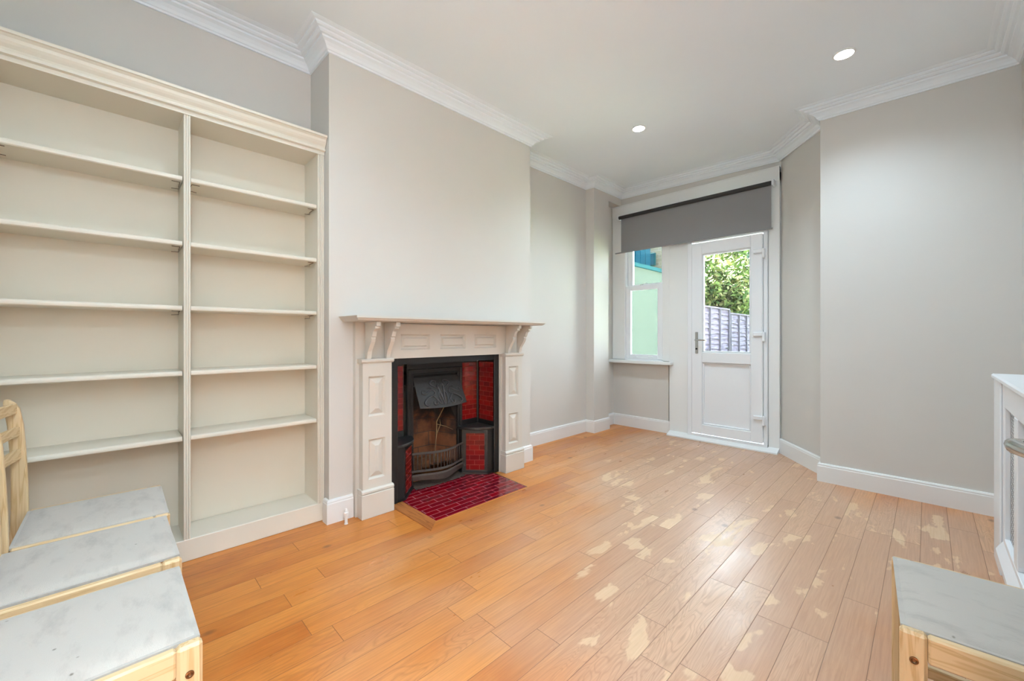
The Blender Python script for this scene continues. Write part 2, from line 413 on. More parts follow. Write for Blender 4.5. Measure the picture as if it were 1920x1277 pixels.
    # joints
    def edge(f, w): return math_('MAXIMUM', rng(f, 0.0, w, 1, 0), rng(f, 1.0-w, 1.0, 0, 1))
    seam = math_('MAXIMUM', edge(fu, 0.016), rng(math_('MULTIPLY', math_('MINIMUM', fv, math_('SUBTRACT', 1.0, fv)), ln), 0.0, 0.002, 1, 0))
    c = mix(math_('MULTIPLY', seam, 0.75), c, lin(84, 50, 30))
    L(c, p.inputs['Base Color'])
    ro = rng(med, 0.3, 0.7, 0.27, 0.42)
    ro = math_('ADD', ro, math_('MULTIPLY', pm, 0.10)); ro = math_('ADD', ro, math_('MULTIPLY', seam, 0.3))
    L(ro, p.inputs['Roughness']); p.inputs['Specular IOR Level'].default_value = 0.5
    h = math_('SUBTRACT', math_('MULTIPLY', fine, 0.12), seam)
    h = math_('SUBTRACT', h, math_('MULTIPLY', math_('MULTIPLY', ringm, cathmask), 0.2))
    b = N(nt, 'ShaderNodeBump'); b.inputs['Strength'].default_value = 0.35; b.inputs['Distance'].default_value = 0.0015
    L(h, b.inputs['Height']); L(b.outputs[0], p.inputs['Normal'])
    return m
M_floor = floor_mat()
M_border = pine('oak_border_board', lin(150, 84, 40), lin(186, 116, 64), 0.35, 'x')

def grille_mat():
    m, nt, p = new_mat('perforated_white_grille'); L = nt.links.new
    u = N(nt, 'ShaderNodeUVMap'); u.uv_map = 'uv'
    mp = N(nt, 'ShaderNodeMapping'); mp.inputs['Scale'].default_value = (52, 52, 52); mp.inputs['Rotation'].default_value = (0, 0, PI/4)
    L(u.outputs[0], mp.inputs[0])
    sx = N(nt, 'ShaderNodeSeparateXYZ'); L(mp.outputs[0], sx.inputs[0])
    outs = []
    for i in (0, 1):
        f = N(nt, 'ShaderNodeMath', operation='FRACT'); L(sx.outputs[i], f.inputs[0])
        g_ = N(nt, 'ShaderNodeMath', operation='COMPARE'); L(f.outputs[0], g_.inputs[0]); g_.inputs[1].default_value = 0.5; g_.inputs[2].default_value = 0.33
        outs.append(g_.outputs[0])
    a = N(nt, 'ShaderNodeMath', operation='MULTIPLY'); L(outs[0], a.inputs[0]); L(outs[1], a.inputs[1])
    iv = N(nt, 'ShaderNodeMath', operation='SUBTRACT'); iv.inputs[0].default_value = 1; L(a.outputs[0], iv.inputs[1])
    L(iv.outputs[0], p.inputs['Alpha']); p.inputs['Base Color'].default_value = lin(240, 240, 240); p.inputs['Roughness'].default_value = 0.4
    return m
M_grille = grille_mat()

def leaf_mat(name, c1, c2, c3):
    m, nt, p = new_mat(name); L = nt.links.new
    g = N(nt, 'ShaderNodeNewGeometry'); no = N(nt, 'ShaderNodeTexNoise'); no.inputs['Scale'].default_value = 2.2; L(g.outputs['Position'], no.inputs[0])
    oi = N(nt, 'ShaderNodeAttribute'); 
    r = N(nt, 'ShaderNodeValToRGB'); r.color_ramp.elements[0].color = c1; r.color_ramp.elements[1].color = c3
    r.color_ramp.elements[0].position = 0.3; r.color_ramp.elements[1].position = 0.66
    e = r.color_ramp.elements.new(0.5); e.color = c2
    ri = N(nt, 'ShaderNodeMix'); ri.inputs[0].default_value = 0.45
    L(no.outputs[0], ri.inputs[2]); L(g.outputs['Random Per Island'], ri.inputs[3])
    L(ri.outputs[0], r.inputs[0]); L(r.outputs[0], p.inputs['Base Color']); p.inputs['Roughness'].default_value = 0.9; p.inputs['Specular IOR Level'].default_value = 0.15
    return m
M_leaf = leaf_mat('sunlit_leaves', sc(lin(60, 84, 46), .4), sc(lin(104, 128, 62), .34), sc(lin(168, 166, 112), .28))
M_leafb = leaf_mat('bluish_leaves', sc(lin(48, 76, 74), .45), sc(lin(80, 108, 92), .45), sc(lin(120, 140, 130), .45))
def fence_mat():
    m, nt, p = new_mat('weathered_fence_timber'); L = nt.links.new
    g = N(nt, 'ShaderNodeNewGeometry'); mp = N(nt, 'ShaderNodeMapping'); mp.inputs['Scale'].default_value = (3, 3, 26); L(g.outputs['Position'], mp.inputs[0])
    no = N(nt, 'ShaderNodeTexNoise'); no.inputs['Scale'].default_value = 1.2; no.inputs['Detail'].default_value = 6; L(mp.outputs[0], no.inputs[0])
    r = N(nt, 'ShaderNodeValToRGB'); r.color_ramp.elements[0].color = sc(lin(66, 59, 74), .5); r.color_ramp.elements[1].color = sc(lin(108, 101, 118), .55)
    r.color_ramp.elements[0].position = 0.3; r.color_ramp.elements[1].position = 0.62
    L(no.outputs[0], r.inputs[0]); L(r.outputs[0], p.inputs['Base Color']); p.inputs['Roughness'].default_value = 0.9; p.inputs['Specular IOR Level'].default_value = 0.1
    return m
M_fence = fence_mat()
M_batten = paint('dark_fence_batten', sc(lin(62, 58, 72), .5), 0.9, 0.2, 30, 0.15)

# ---------------------------------------------------------------- the shell
XA, XB, XR = -2.72, -2.42, 0.385       # alcove wall, chimney breast, right wall
Y1, Y2, Y3, YW, YE, YN = 0.90, 2.60, 3.85, 4.43, 3.78, -0.38
XP = -2.61
TOP = 2.95
OY0, OY1, OZ = 1.27, 2.205, 0.937      # fireplace opening
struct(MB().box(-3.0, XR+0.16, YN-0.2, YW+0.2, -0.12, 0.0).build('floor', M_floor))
mb = MB()
zz = lambda x, y, z: (x, y, z+tilt(x, y))
x0, x1, ya, yb = -2.95, 0.6, -0.6, 4.65
mb.add([zz(x0,ya,CEIL), zz(XA,ya,CEIL), zz(x1,ya,CEIL), zz(x1,yb,CEIL), zz(XA,yb,CEIL), zz(x0,yb,CEIL),
        zz(x0,ya,CEIL+.1), zz(XA,ya,CEIL+.1), zz(x1,ya,CEIL+.1), zz(x1,yb,CEIL+.1), zz(XA,yb,CEIL+.1), zz(x0,yb,CEIL+.1)],
       [(0,1,4,5),(1,2,3,4),(6,11,10,7),(7,10,9,8),(0,6,7,1),(1,7,8,2),(2,8,9,3),(3,9,10,4),(4,10,11,5),(5,11,6,0)])
struct(mb.build('ceiling', M_ceil))
mb = MB()                                # alcove wall with the flue hole behind the fire
mb.box(-2.95, XA, YN-.15, OY0, 0, TOP); mb.box(-2.95, XA, OY1, YW+.2, 0, TOP); mb.box(-2.95, XA, OY0, OY1, OZ, TOP)
mb.box(-2.95, -2.9, OY0, OY1, 0, OZ)
struct(mb.build('wall_left', M_wall))
mb = MB()
mb.box(XA, XB, Y1, OY0, 0, TOP); mb.box(XA, XB, OY1, Y2, 0, TOP); mb.box(XA, XB, OY0, OY1, OZ, TOP)
struct(mb.build('wall_chimney_breast', M_wall))
mb = MB(); mb.box(XA, XP, Y3, 4.15, 0, TOP); mb.box(XA, XP, 4.15, YW, 2.655, TOP)
struct(mb.build('wall_pier', M_wall))
mb = MB()
mb.box(-2.9, -2.02, YW, YW+.16, 0, 0.80); mb.box(-2.9, -0.9, YW, YW+.16, 2.60, TOP)
mb.box(-2.9, -2.714, YW, YW+.16, 0.8, 2.60); mb.box(-2.06, -1.80, YW+.02, YW+.16, 0.0, 2.60)
struct(mb.build('wall_window', M_wall))
mb = MB(); mb.prism([(-.95,4.43),(-.56,3.93),(-.56,3.78),(.6,3.78),(.6,4.59),(-.95,4.59)], 'z', 0, TOP)
struct(mb.build('wall_back', M_wall))
DY0, DY1 = -0.34, 0.42                   # doorway in the right wall
mb = MB(); mb.box(XR, XR+.12, DY1, 3.78, 0, TOP); mb.box(XR, XR+.12, YN-.15, DY0, 0, TOP); mb.box(XR, XR+.12, DY0, DY1, 2.06, TOP)
struct(mb.build('wall_right', M_wall))
struct(MB().box(-2.95, .6, YN-.15, YN, 0, TOP).build('wall_near', M_wall))
# hallway beyond the open doorway
mb = MB(); mb.box(1.55, 1.65, -.9, 1.0, 0, 2.5); mb.box(XR+.12, 1.65, .92, 1.0, 0, 2.5); mb.box(XR+.12, 1.65, -.98, -.9, 0, 2.5)
struct(mb.build('wall_hall', M_wall))
struct(MB().box(XR+.12, 1.65, -.98, 1.0, 2.42, 2.5).build('ceiling_hall', M_ceil))
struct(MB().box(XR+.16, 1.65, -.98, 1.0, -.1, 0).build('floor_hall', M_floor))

ROOM = [(XA,YN),(XA,Y1),(XB,Y1),(XB,Y2),(XA,Y2),(XA,Y3),(XP,Y3),(XP,YW),(-.96,YW),(-.56,3.93),(-.56,YE),(XR,YE),(XR,YN)]
CP = [(0,-.087),(.010,-.087),(.012,-.078),(.019,-.075),(.026,-.062),(.040,-.048),(.058,-.040),(.060,-.031),(.074,-.031),(.085,-.025),
      (.087,-.017),(.100,-.017),(.111,-.012),(.113,-.005),(.126,-.005),(.142,-.001),(.142,.02),(0,.02)]
mb = MB(); sweep(mb, ROOM, [(d, CEIL+z) for d, z in CP], closed=True, ztilt=True)
struct(mb.build('trim_cornice', M_ceil, smooth=False))

SH = 0.135
SP = [(0,0),(.018,0),(.018,SH-.022),(.015,SH-.016),(.016,SH-.010),(.012,SH-.002),(.006,SH),(0,SH)]
def skirt(name, path):
    mb = MB(); sweep(mb, path, SP); return struct(mb.build(name, M_trim))
skirt('baseboard_breast_left', [(-2.47,Y1),(XB,Y1),(XB,1.036)])
skirt('baseboard_left', [(XB,2.437),(XB,Y2),(XA,Y2),(XA,Y3),(XP,Y3),(XP,4.15)])
skirt('baseboard_window', [(XP-.002,4.15),(XA,4.15),(XA,YW),(-2.002,YW)])
skirt('baseboard_back', [(-.952,YW-.006),(-.56,3.93),(-.56,YE),(XR,YE),(XR,3.10)])
skirt('baseboard_right', [(XR,2.2),(XR,DY1+.07)])
skirt('baseboard_near', [(XR-.02,YN),(-2.45,YN)])
mb = MB()
mb.box(XR-.018, XR, DY1, DY1+.07, 0, 2.13); mb.box(XR-.018, XR, DY0-.04, DY0, 0, 2.13); mb.box(XR-.018, XR, DY0, DY1, 2.06, 2.13)
struct(mb.build('trim_doorway', M_wht))

# ---------------------------------------------------------------- downlights
def downlight():
    t = thing('downlight', 'x', 'light', (0, 0, 0))
    mb = MB(); mb.lathe((0,0,0), [(.056,.001),(.056,-.004),(.050,-.007),(.046,-.006),(.046,.001)], n=32); mb.build('bezel', M_wht, t, smooth='angle')
    MB().lathe((0,0,0), [(.0455,-.001),(.0455,-.0052),(.001,-.0058)], n=32).build('lens', M_lens, t)
    return t
d0 = downlight()
labs = ['recessed ceiling downlight further from the right wall, above the door and window end',
        'recessed ceiling downlight nearer the right wall, before the back wall cornice',
        'recessed ceiling downlight in the middle of the room, cut by the top of the frame',
        'recessed ceiling downlight before the bookcase, out of frame above',
        'recessed ceiling downlight above the photographer, by the doorway']
for i, (x, y) in enumerate(LIGHTS):
    o = d0 if i == 0 else copy_tree(d0)
    o.location = (x, y, CEIL+tilt(x, y)-.0005); o['label'] = labs[i]; o['group'] = 'recessed ceiling downlights'
    l = lamp('downlight_beam', 'SPOT', (x, y, CEIL+tilt(x, y)-.016), SPOT_W[i], SPOT_C, spot_size=math.radians(140), spot_blend=1.0, shadow_soft_size=0.03)

# ---------------------------------------------------------------- fitted bookcase
def bookcase():
    XF = -2.485; XI = -2.712; yl, yd0, yd1, yr = -.335, .250, .276, .862
    t = thing('bookcase', 'tall cream painted bookcase built into the alcove left of the fireplace, shelves empty', 'bookcase', (XF, .27, 0))
    MB().box(XI-.006, XI, YN+.002, Y1-.002, .10, 2.16).build('back_panel', M_bback, t)
    MB().cbox(XI, XF, YN+.002, Y1-.001, 0, .105, .003).build('plinth', M_book, t)
    mb = MB(); mb.box(XI, XF-.004, yr, Y1-.002, .105, 2.139)
    for k, (a, b) in enumerate(((.866,.872),(.875,.882),(.885,.892))): mb.cbox(XF-.006, XF+.003, a, b, .105, 2.139, .002)
    mb.build('side_panel', M_book, t)
    mb = MB(); mb.box(XI, XF-.004, YN+.002, yl, .105, 2.139)
    for a, b in ((-.372,-.366),(-.362,-.355),(-.351,-.344)): mb.cbox(XF-.006, XF+.003, a, b, .105, 2.139, .002)
    mb.build('side_panel', M_book, t)
    mb = MB(); mb.box(XI, XF-.006, yd0+.001, yd1-.001, .105, 2.14)
    for a, b in ((yd0,yd0+.007),(yd0+.0095,yd0+.0165),(yd0+.019,yd0+.026)): mb.cbox(XF-.008, XF, a, b, .105, 2.139, .002)
    mb.build('divider', M_book, t)
    MB().box(XI, XF, YN+.002, Y1-.002, 2.139, 2.166).build('top_panel', M_book, t)
    prof = [(0,2.139),(.004,2.139),(.004,2.157),(.020,2.160),(.022,2.168),(.012,2.170),(.012,2.176),(.016,2.184),(.026,2.196),(.032,2.206),(.036,2.218),(.044,2.226),(.052,2.228),(.052,2.240),(0,2.240)]
    mb = MB(); mb.prism([(XF+d, z) for d, z in prof], 'y', YN+.002, Y1-.003)
    mb.box(-2.718, XF, YN+.002, Y1-.003, 2.166, 2.240)
    mb.build('cornice', M_book, t)
    for bay, (a, b) in enumerate(((yl, yd0), (yd1, yr))):
        for k, z in enumerate((1.836, 1.524, 1.214, .900, .586)):
            mb = MB(); h = .0115; X1 = -2.500
            pr = [(XI, z-h), (X1-.006, z-h), (X1-.001, z-h+.004), (X1, z), (X1-.001, z+h-.004), (X1-.006, z+h), (XI, z+h)]
            mb.prism(pr, 'y', a+.003, b-.003); s = mb.build('shelf', M_book, t)
            if k < 3:
                for side in ((0, 1) if k == 0 else (1,)):
                    yy = a+.010 if side == 0 else b-.010; dy = .022 if side == 0 else -.022
                    c = MB(); c.tube([(-2.53, yy+dy*1.4, z-h-.002), (-2.53, yy, z-h-.002), (-2.60, yy-dy*.1, z-h-.004), (-2.60, yy-dy*.1, z-h-.016), (-2.60, yy+dy*1.2, z-h-.018)], .0014, 6)
                    c.build('shelf_clip', M_clip, s)
bookcase()

# ---------------------------------------------------------------- fireplace surround
def panelled(mb, xf, xb, y0, y1, z0, z1, panels, dep=.014, ins=.010, hip=True):
    """board facing +x with recessed panels, each holding a raised hipped field"""
    ys = sorted({y0, y1}|{p[0] for p in panels}|{p[1] for p in panels}); zs = sorted({z0, z1}|{p[2] for p in panels}|{p[3] for p in panels})
    for i in range(len(ys)-1):
        for j in range(len(zs)-1):
            cy, cz = (ys[i]+ys[i+1])/2, (zs[j]+zs[j+1])/2
            if any(p[0] < cy < p[1] and p[2] < cz < p[3] for p in panels): continue
            mb.add([(xf,ys[i],zs[j]),(xf,ys[i+1],zs[j]),(xf,ys[i+1],zs[j+1]),(xf,ys[i],zs[j+1])], [(0,1,2,3)])
    mb.add([(xb,y0,z0),(xb,y1,z0),(xb,y1,z1),(xb,y0,z1),(xf,y0,z0),(xf,y1,z0),(xf,y1,z1),(xf,y0,z1)], [(0,3,2,1),(0,1,5,4),(1,2,6,5),(2,3,7,6),(3,0,4,7)])
    for a, b, c, d in panels:
        R = lambda e, x: [(x,a+e,c+e),(x,b-e,c+e),(x,b-e,d-e),(x,a+e,d-e)]
        rings = [R(0, xf), R(ins, xf-dep), R(ins+.004, xf-dep)]
        w = min(b-a, d-c)
        if hip:
            e = ins+.004+(w-2*ins-.008)*.36
            rings += [R(ins+.004, xf-dep+.002), R(e, xf+.001)]
        else: rings += [R(ins+.010, xf-dep), R(ins+.018, xf-.001)]
        vs = [p for r in rings for p in r]; fs = []
        for k in range(len(rings)-1):
            for q in range(4): fs.append((k*4+q, k*4+(q+1)%4, k*4+4+(q+1)%4, k*4+4+q))
        k = (len(rings)-1)*4; fs.append((k, k+1, k+2, k+3)); mb.add(vs, fs)

def surround():
    t = thing('fireplace_surround', 'white painted wooden fireplace surround with mantel shelf, scroll brackets and panelled pilasters', 'mantelpiece', (-2.41, 1.737, 0))
    mb = MB()                                             # backboard with opening
    mb.box(XB, -2.385, 1.040, OY0, 0, 1.165); mb.box(XB, -2.385, OY1, 2.435, 0, 1.165); mb.box(XB, -2.385, OY0, OY1, OZ, 1.165)
    mb.box(-2.385, -2.377, 2.218, 2.24, 0.0, OZ+.0); mb.box(-2.385, -2.377, 1.235, 1.257, 0.0, OZ)
    mb.build('backboard', M_mant, t)
    mb = MB()
    panelled(mb, -2.362, -2.385, 1.235, 2.24, OZ, 1.158, [(1.325,1.545,.990,1.092),(1.628,1.848,.990,1.092),(1.930,2.150,.990,1.092)], hip=False)
    mb.build('frieze', M_mant, t)
    for (a, b) in ((1.062, 1.248), (2.226, 2.412)):
        q = (a+b)/2
        mb = MB(); panelled(mb, -2.335, -2.385, a, b, .168, .922, [(q-.058,q+.050,.600,.838),(q-.058,q+.050,.222,.462)])
        mb.build('pilaster', M_mant, t)
        mb = MB(); mb.cbox(-2.385, -2.315, a-.014, b+.008, 0, .142, .003); mb.build('plinth_block', M_mant, t)
        pr = [(-2.385,.142),(-2.322,.142),(-2.316,.150),(-2.317,.160),(-2.326,.168),(-2.385,.168)]
        MB().prism(pr, 'y', a-.012, b+.007).build('base_moulding', M_mant, t)
        pr = [(-2.385,.918),(-2.333,.918),(-2.322,.926),(-2.320,.936),(-2.328,.944),(-2.385,.944)]
        MB().prism(pr, 'y', a-.012, b+.010).build('capital', M_mant, t)
        for c0, c1 in ((a+.026, a+.052), (b-.036, b-.010)):      # scroll brackets
            pr = [(-2.36,.944),(-2.333,.944),(-2.330,.965),(-2.322,.990),(-2.306,1.012),(-2.292,1.030),(-2.281,1.046),(-2.276,1.062),
                  (-2.280,1.074),(-2.268,1.078),(-2.262,1.092),(-2.256,1.108),(-2.243,1.118),(-2.228,1.124),(-2.228,1.137),(-2.212,1.139),(-2.212,1.163),(-2.36,1.163)]
            MB().prism(pr, 'y', c0, c1).build('bracket', M_mant, t)
    ya, yb, x1 = .955, 2.520, -2.170
    mb = MB()
    pr = [(XB, 1.165), (x1-.022, 1.165), (x1-.012, 1.170), (x1-.006, 1.178), (x1, 1.182), (x1, 1.194), (XB, 1.194)]
    n = len(pr)
    rows = []
    for s_, yy in ((-1, ya), (1, yb)):
        off = lambda z: {1.165: .022, 1.170: .012, 1.178: .006}.get(round(z, 3), 0)
        rows.append([(x, yy-s_*off(z), z) for x, z in pr])
    mb.add(rows[0]+rows[1], [tuple(range(n)), tuple(range(n, 2*n))]+[(i, (i+1)%n, n+(i+1)%n, n+i) for i in range(n)])
    mb.build('mantel_shelf', M_mant, t)
surround()

# ---------------------------------------------------------------- cast iron insert
def insert():
    t = thing('fireplace_insert', 'black cast iron fireplace insert with red tiled niches, decorated hood and bowed fire grate', 'fireplace', (-2.5, 1.7375, 0))
    cy = 1.7375; XBk = -2.60
    def my(y, s): return cy+s*(y-cy)
    mb = MB()                                             # outer frame and head plate
    mb.cbox(-2.405, -2.388, OY0+.001, 1.320, 0.0036, OZ-.001, .003); mb.cbox(-2.405, -2.388, 2.155, OY1-.001, 0.0036, OZ-.001, .003)
    mb.box(-2.405, -2.392, 1.320, 2.155, .895, OZ-.001)
    mb.build('outer_frame', M_iron, t)
    RY0, RY1 = 1.505, 1.998
    mb = MB()                                             # iron body: sides, back plates, ceiling of the recess
    for s in (1, -1):
        mb.box(XBk-.006, -2.405, *sorted((my(2.166,s), my(2.176,s))), .0036, .92)
        mb.box(XBk-.012, XBk-.004, *sorted((my(1.99,s), my(2.17,s))), .0036, .92)
        mb.cbox(XBk-.004, XBk+.008, *sorted((my(2.150,s), my(2.166,s))), .37, .90, .003)     # corner bead
        mb.box(XBk-.004, XBk+.004, *sorted((my(1.998,s), my(2.150,s))), .37, .412)
        mb.box(XBk-.004, XBk+.004, *sorted((my(1.998,s), my(2.150,s))), .868, .90)
        mb.box(XBk, -2.405, *sorted((my(2.163,s), my(2.166,s))), .37, .405); mb.box(XBk, -2.405, *sorted((my(2.163,s), my(2.166,s))), .875, .90)
    mb.box(XBk-.012, -2.405, 1.31, 2.166, .90, .91)
    mb.build('recess_plates', M_iron, t)
    mb = MB()                                             # register plate with stepped frame round the fire opening
    oy0, oy1, oz1 = 1.556, 1.950, .795
    mb.box(XBk-.012, XBk+.006, RY0, oy0, .0036, .90); mb.box(XBk-.012, XBk+.006, oy1, RY1, .0036, .90); mb.box(XBk-.012, XBk+.006, oy0, oy1, oz1, .90)
    mb.cbox(XBk, XBk+.014, RY0+.006, RY0+.022, .2, .842, .004); mb.cbox(XBk, XBk+.014, RY1-.022, RY1-.006, .2, .842, .004); mb.cbox(XBk, XBk+.014, RY0+.006, RY1-.006, .828, .842, .004)
    mb.cbox(XBk, XBk+.011, oy0-.012, oy0, .2, .805, .003); mb.cbox(XBk, XBk+.011, oy1, oy1+.012, .2, .805, .003); mb.cbox(XBk, XBk+.011, oy0-.012, oy1+.012, .797, .807, .003)
    mb.build('register_plate', M_iron, t)
    # tiles
    for s in (1, -1):
        a, b = my(1.998, s), my(2.150, s)
        MB().quv([(XBk-.002,a,.410),(XBk-.002,b,.410),(XBk-.002,b,.870),(XBk-.002,a,.870)], [(0,0),(.152,0),(.152,.46),(0,.46)]).build('back_tile_panel', M_tile, t, recalc=False)
        yy = my(2.164, s)
        MB().quv([(XBk+.012,yy,.405),(-2.410,yy,.405),(-2.410,yy,.875),(XBk+.012,yy,.875)], [(.02,0),(.20,0),(.20,.47),(.02,.47)]).build('side_tile_panel', M_tile, t, recalc=False)
        # pedestal with splayed tiled face
        P = [(XBk,1.955),(-2.545,1.955),(-2.405,2.098),(-2.405,2.160),(XBk,2.160)]
        mb = MB(); mb.prism([(x, my(y, s)) for x, y in P], 'z', .004, .350)
        e = .006; mb.prism([(XBk,my(1.948,s)),(-2.543,my(1.946,s)),(-2.398,my(2.094,s)),(-2.398,my(2.160,s)),(XBk,my(2.160,s))], 'z', .004, .022)
        mb.build('pedestal', M_iron, t)
        d = Vector((.140, .143, 0)).normalized(); nn = Vector((.143, -.140, 0)).normalized()*.0015
        p0 = Vector((-2.545, 1.955, 0)); 
        def Q(u, z):
            q = p0+d*u+nn; return (q.x, my(q.y, s), z)
        MB().quv([Q(.033,.038),(Q(.176,.038)),Q(.176,.322),Q(.033,.322)], [(.01,.0),(.153,.0),(.153,.284),(.01,.284)]).build('pedestal_tile_panel', M_tile, t, recalc=False)
        # hob shelf with curved front
        arc = [(XBk, 1.945)]
        for k in range(13):
            a_ = k/12; x = XBk+.03+(-2.392-XBk-.03)*a_; y = 1.945+(2.120-1.945)*a_
            bow = math.sin(PI*a_)*.040; arc.append((x+bow*.7, y-bow*.7))
        arc += [(-2.392, 2.160), (XBk, 2.160)]
        mb = MB(); mb.prism([(x, my(y, s)) for x, y in arc], 'z', .352, .372)
        mb.build('hob_shelf', M_hood, t, bevel=.004)
    # firebox
    mb = MB()
    b0, b1 = 1.64, 1.866; xb = -2.82
    mb.quv([(xb,b0,.09),(xb,b1,.09),(xb-.03,b1,.42),(xb-.03,b0,.42)], [(0,0),(.226,0),(.226,.33),(0,.33)])
    mb.quv([(xb-.03,b0,.42),(xb-.03,b1,.42),(xb+.10,b1,.70),(xb+.10,b0,.70)], [(0,.33),(.226,.33),(.226,.63),(0,.63)])
    for ya, yb in ((oy0, b0), (oy1, b1)):
        mb.quv([(XBk-.006,ya,.09),(xb,yb,.09),(xb-.03,yb,.42),(XBk-.006,ya,.42)], [(0,0),(.24,0),(.25,.33),(0,.33)])
        mb.quv([(XBk-.006,ya,.42),(xb-.03,yb,.42),(xb+.10,yb,.70),(XBk-.006,ya,.70)], [(0,.33),(.25,.33),(.14,.63),(0,.63)])
    mb.build('firebox', M_firebrick, t, recalc=False)
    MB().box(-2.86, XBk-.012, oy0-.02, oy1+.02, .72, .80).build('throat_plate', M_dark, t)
    # bed of ash and the sooty back hearth
    mb = MB(); n = 22; vs = []; fs = []
    for i in range(n+1):
        for j in range(n+1):
            x = -2.86+(.27)*i/n; y = oy0+(oy1-oy0)*j/n
            vs.append((x, y, .095+random.uniform(0, .016)+.02*math.sin(PI*j/n)))
    for i in range(n):
        for j in range(n): fs.append((i*(n+1)+j, (i+1)*(n+1)+j, (i+1)*(n+1)+j+1, i*(n+1)+j+1))
    mb.add(vs, fs); mb.build('ash_bed', M_rubble, t, smooth=True)
    mb = MB(); n = 26; vs = []; fs = []
    for i in range(n+1):
        for j in range(n+1):
            w = .5+.5*math.sin(PI*j/n); x = XBk+(.085+.035*w+random.uniform(-.004,.004))*i/n; y = 1.52+(1.955-1.52)*j/n
            vs.append((x, y, .004+random.uniform(0, .006)+.018*(1-i/n)))
    for i in range(n):
        for j in range(n): fs.append((i*(n+1)+j, (i+1)*(n+1)+j, (i+1)*(n+1)+j+1, i*(n+1)+j+1))
    mb.add(vs, fs); mb.build('soot_spill', M_ash, t, smooth=True)
    # hood: tilted plate, lower edge leaning out, bowed
    mb = MB(); nu, nv = 20, 10
    def H(u, v):                                          # u across, v down
        y = 1.552+(1.956-1.552)*u; 
        wd = 1+.02*v; y = cy+.0165+(y-cy-.0165)*wd
        x = XBk+.006+v*.105+.016*math.sin(PI*u)*v; z = .778-.205*v-.012*math.sin(PI*u)*v
        return Vector((x, y, z))
    vs = []; fs = []
    for back in (0, 1):
        for i in range(nu+1):
            for j in range(nv+1):
                p = H(i/nu, j/nv); vs.append((p.x-.006*back, p.y, p.z-.003*back))
    A = lambda i, j, b: b*(nu+1)*(nv+1)+i*(nv+1)+j
    for i in range(nu):
        for j in range(nv):
            fs.append((A(i,j,0),A(i+1,j,0),A(i+1,j+1,0),A(i,j+1,0))); fs.append((A(i,j,1),A(i,j+1,1),A(i+1,j+1,1),A(i+1,j,1)))
    for i in range(nu):
        fs.append((A(i,nv,0),A(i+1,nv,0),A(i+1,nv,1),A(i,nv,1))); fs.append((A(i,0,0),A(i,0,1),A(i+1,0,1),A(i+1,0,0)))
    for j in range(nv):
        fs.append((A(0,j,0),A(0,j+1,0),A(0,j+1,1),A(0,j,1))); fs.append((A(nu,j,0),A(nu,j,1),A(nu,j+1,1),A(nu,j+1,0)))
    mb.add(vs, fs); hd = mb.build('hood', M_hood, t, smooth='angle')
    orn = MB()
    def curl(pts, r=.0035):
        P_ = []
        for k in range(len(pts)-1):
            p0_, p1_, p2_, p3_ = pts[max(k-1,0)], pts[k], pts[k+1], pts[min(k+2,len(pts)-1)]
            for q in range(5):
                s = q/5
                P_.append(tuple(.5*((2*p1_[i])+(-p0_[i]+p2_[i])*s+(2*p0_[i]-5*p1_[i]+4*p2_[i]-p3_[i])*s*s+(-p0_[i]+3*p1_[i]-3*p2_[i]+p3_[i])*s**3) for i in (0,1)))
        P_.append(pts[-1])
        Q_ = [H(u, v)+Vector((.003, 0, .001)) for u, v in P_]; m_ = len(Q_)
        orn.tube([tuple(q) for q in Q_], [r*(.5+.95*math.sin(PI*(k+.5)/m_)) for k in range(m_)], 6)
    for f in (0, 1):
        F_ = lambda L_: [(u if not f else 1.02-u, v) for u, v in L_]
        curl(F_([(.50,.92),(.49,.7),(.47,.5),(.45,.34),(.47,.26),(.50,.30)]), .0045)
        curl(F_([(.46,.92),(.43,.75),(.42,.6),(.46,.45),(.40,.36)]), .003)
        curl(F_([(.44,.9),(.36,.72),(.30,.62),(.22,.66),(.14,.76),(.11,.86),(.15,.93),(.20,.88)]), .005)
        curl(F_([(.30,.62),(.36,.54),(.33,.44),(.26,.46),(.16,.56),(.10,.54),(.12,.44),(.18,.46)]), .004)
        curl(F_([(.40,.36),(.34,.30),(.30,.22),(.36,.14),(.43,.16),(.40,.24)]), .004)
        curl(F_([(.36,.72),(.36,.86),(.31,.90),(.29,.82),(.33,.80)]), .004)
        curl(F_([(.33,.44),(.28,.36),(.22,.38)]), .003)
    orn.build('relief_ornament', M_orn, hd, smooth=True)
    # fire grate
    g0, g1 = 1.500, 1.975
    def GX(y):
        s = (y-g0)/(g1-g0); return -2.545+.075*math.sin(PI*s)**1.6
    def path(z, n=26, a=g0, b=g1, dx=0): return [(GX(a+(b-a)*k/n)+dx, a+(b-a)*k/n, z) for k in range(n+1)]
    mb = MB(); mb.tube(path(.243), .0075, 8); mb.tube(path(.250), .005, 8); mb.tube(path(.125), .006, 8); mb.tube(path(.118, dx=.004), .005, 8); mb.tube(path(.096), .0045, 8)
    gr = mb.build('grate', M_grate, t, smooth=True)
    mb = MB()
    for k in range(17):
        y = g0+(g1-g0)*(k+1)/18; mb.tube([(GX(y), y, .125), (GX(y), y, .243)], .0038, 6)
    mb.build('grate_bars', M_grate, gr, smooth=True)
    mb = MB()                                             # bowed plate under the bars
    n = 26; rows = []
    for k in range(n+1):
        y = g0+(g1-g0)*k/n; s = k/n; dip = .014*math.sin(PI*s)**6
        rows.append([(GX(y)+.004,y,.098),(GX(y)+.008,y,.088),(GX(y)+.002,y,.056-dip),(GX(y)-.006,y,.056-dip),(GX(y)-.006,y,.098)])
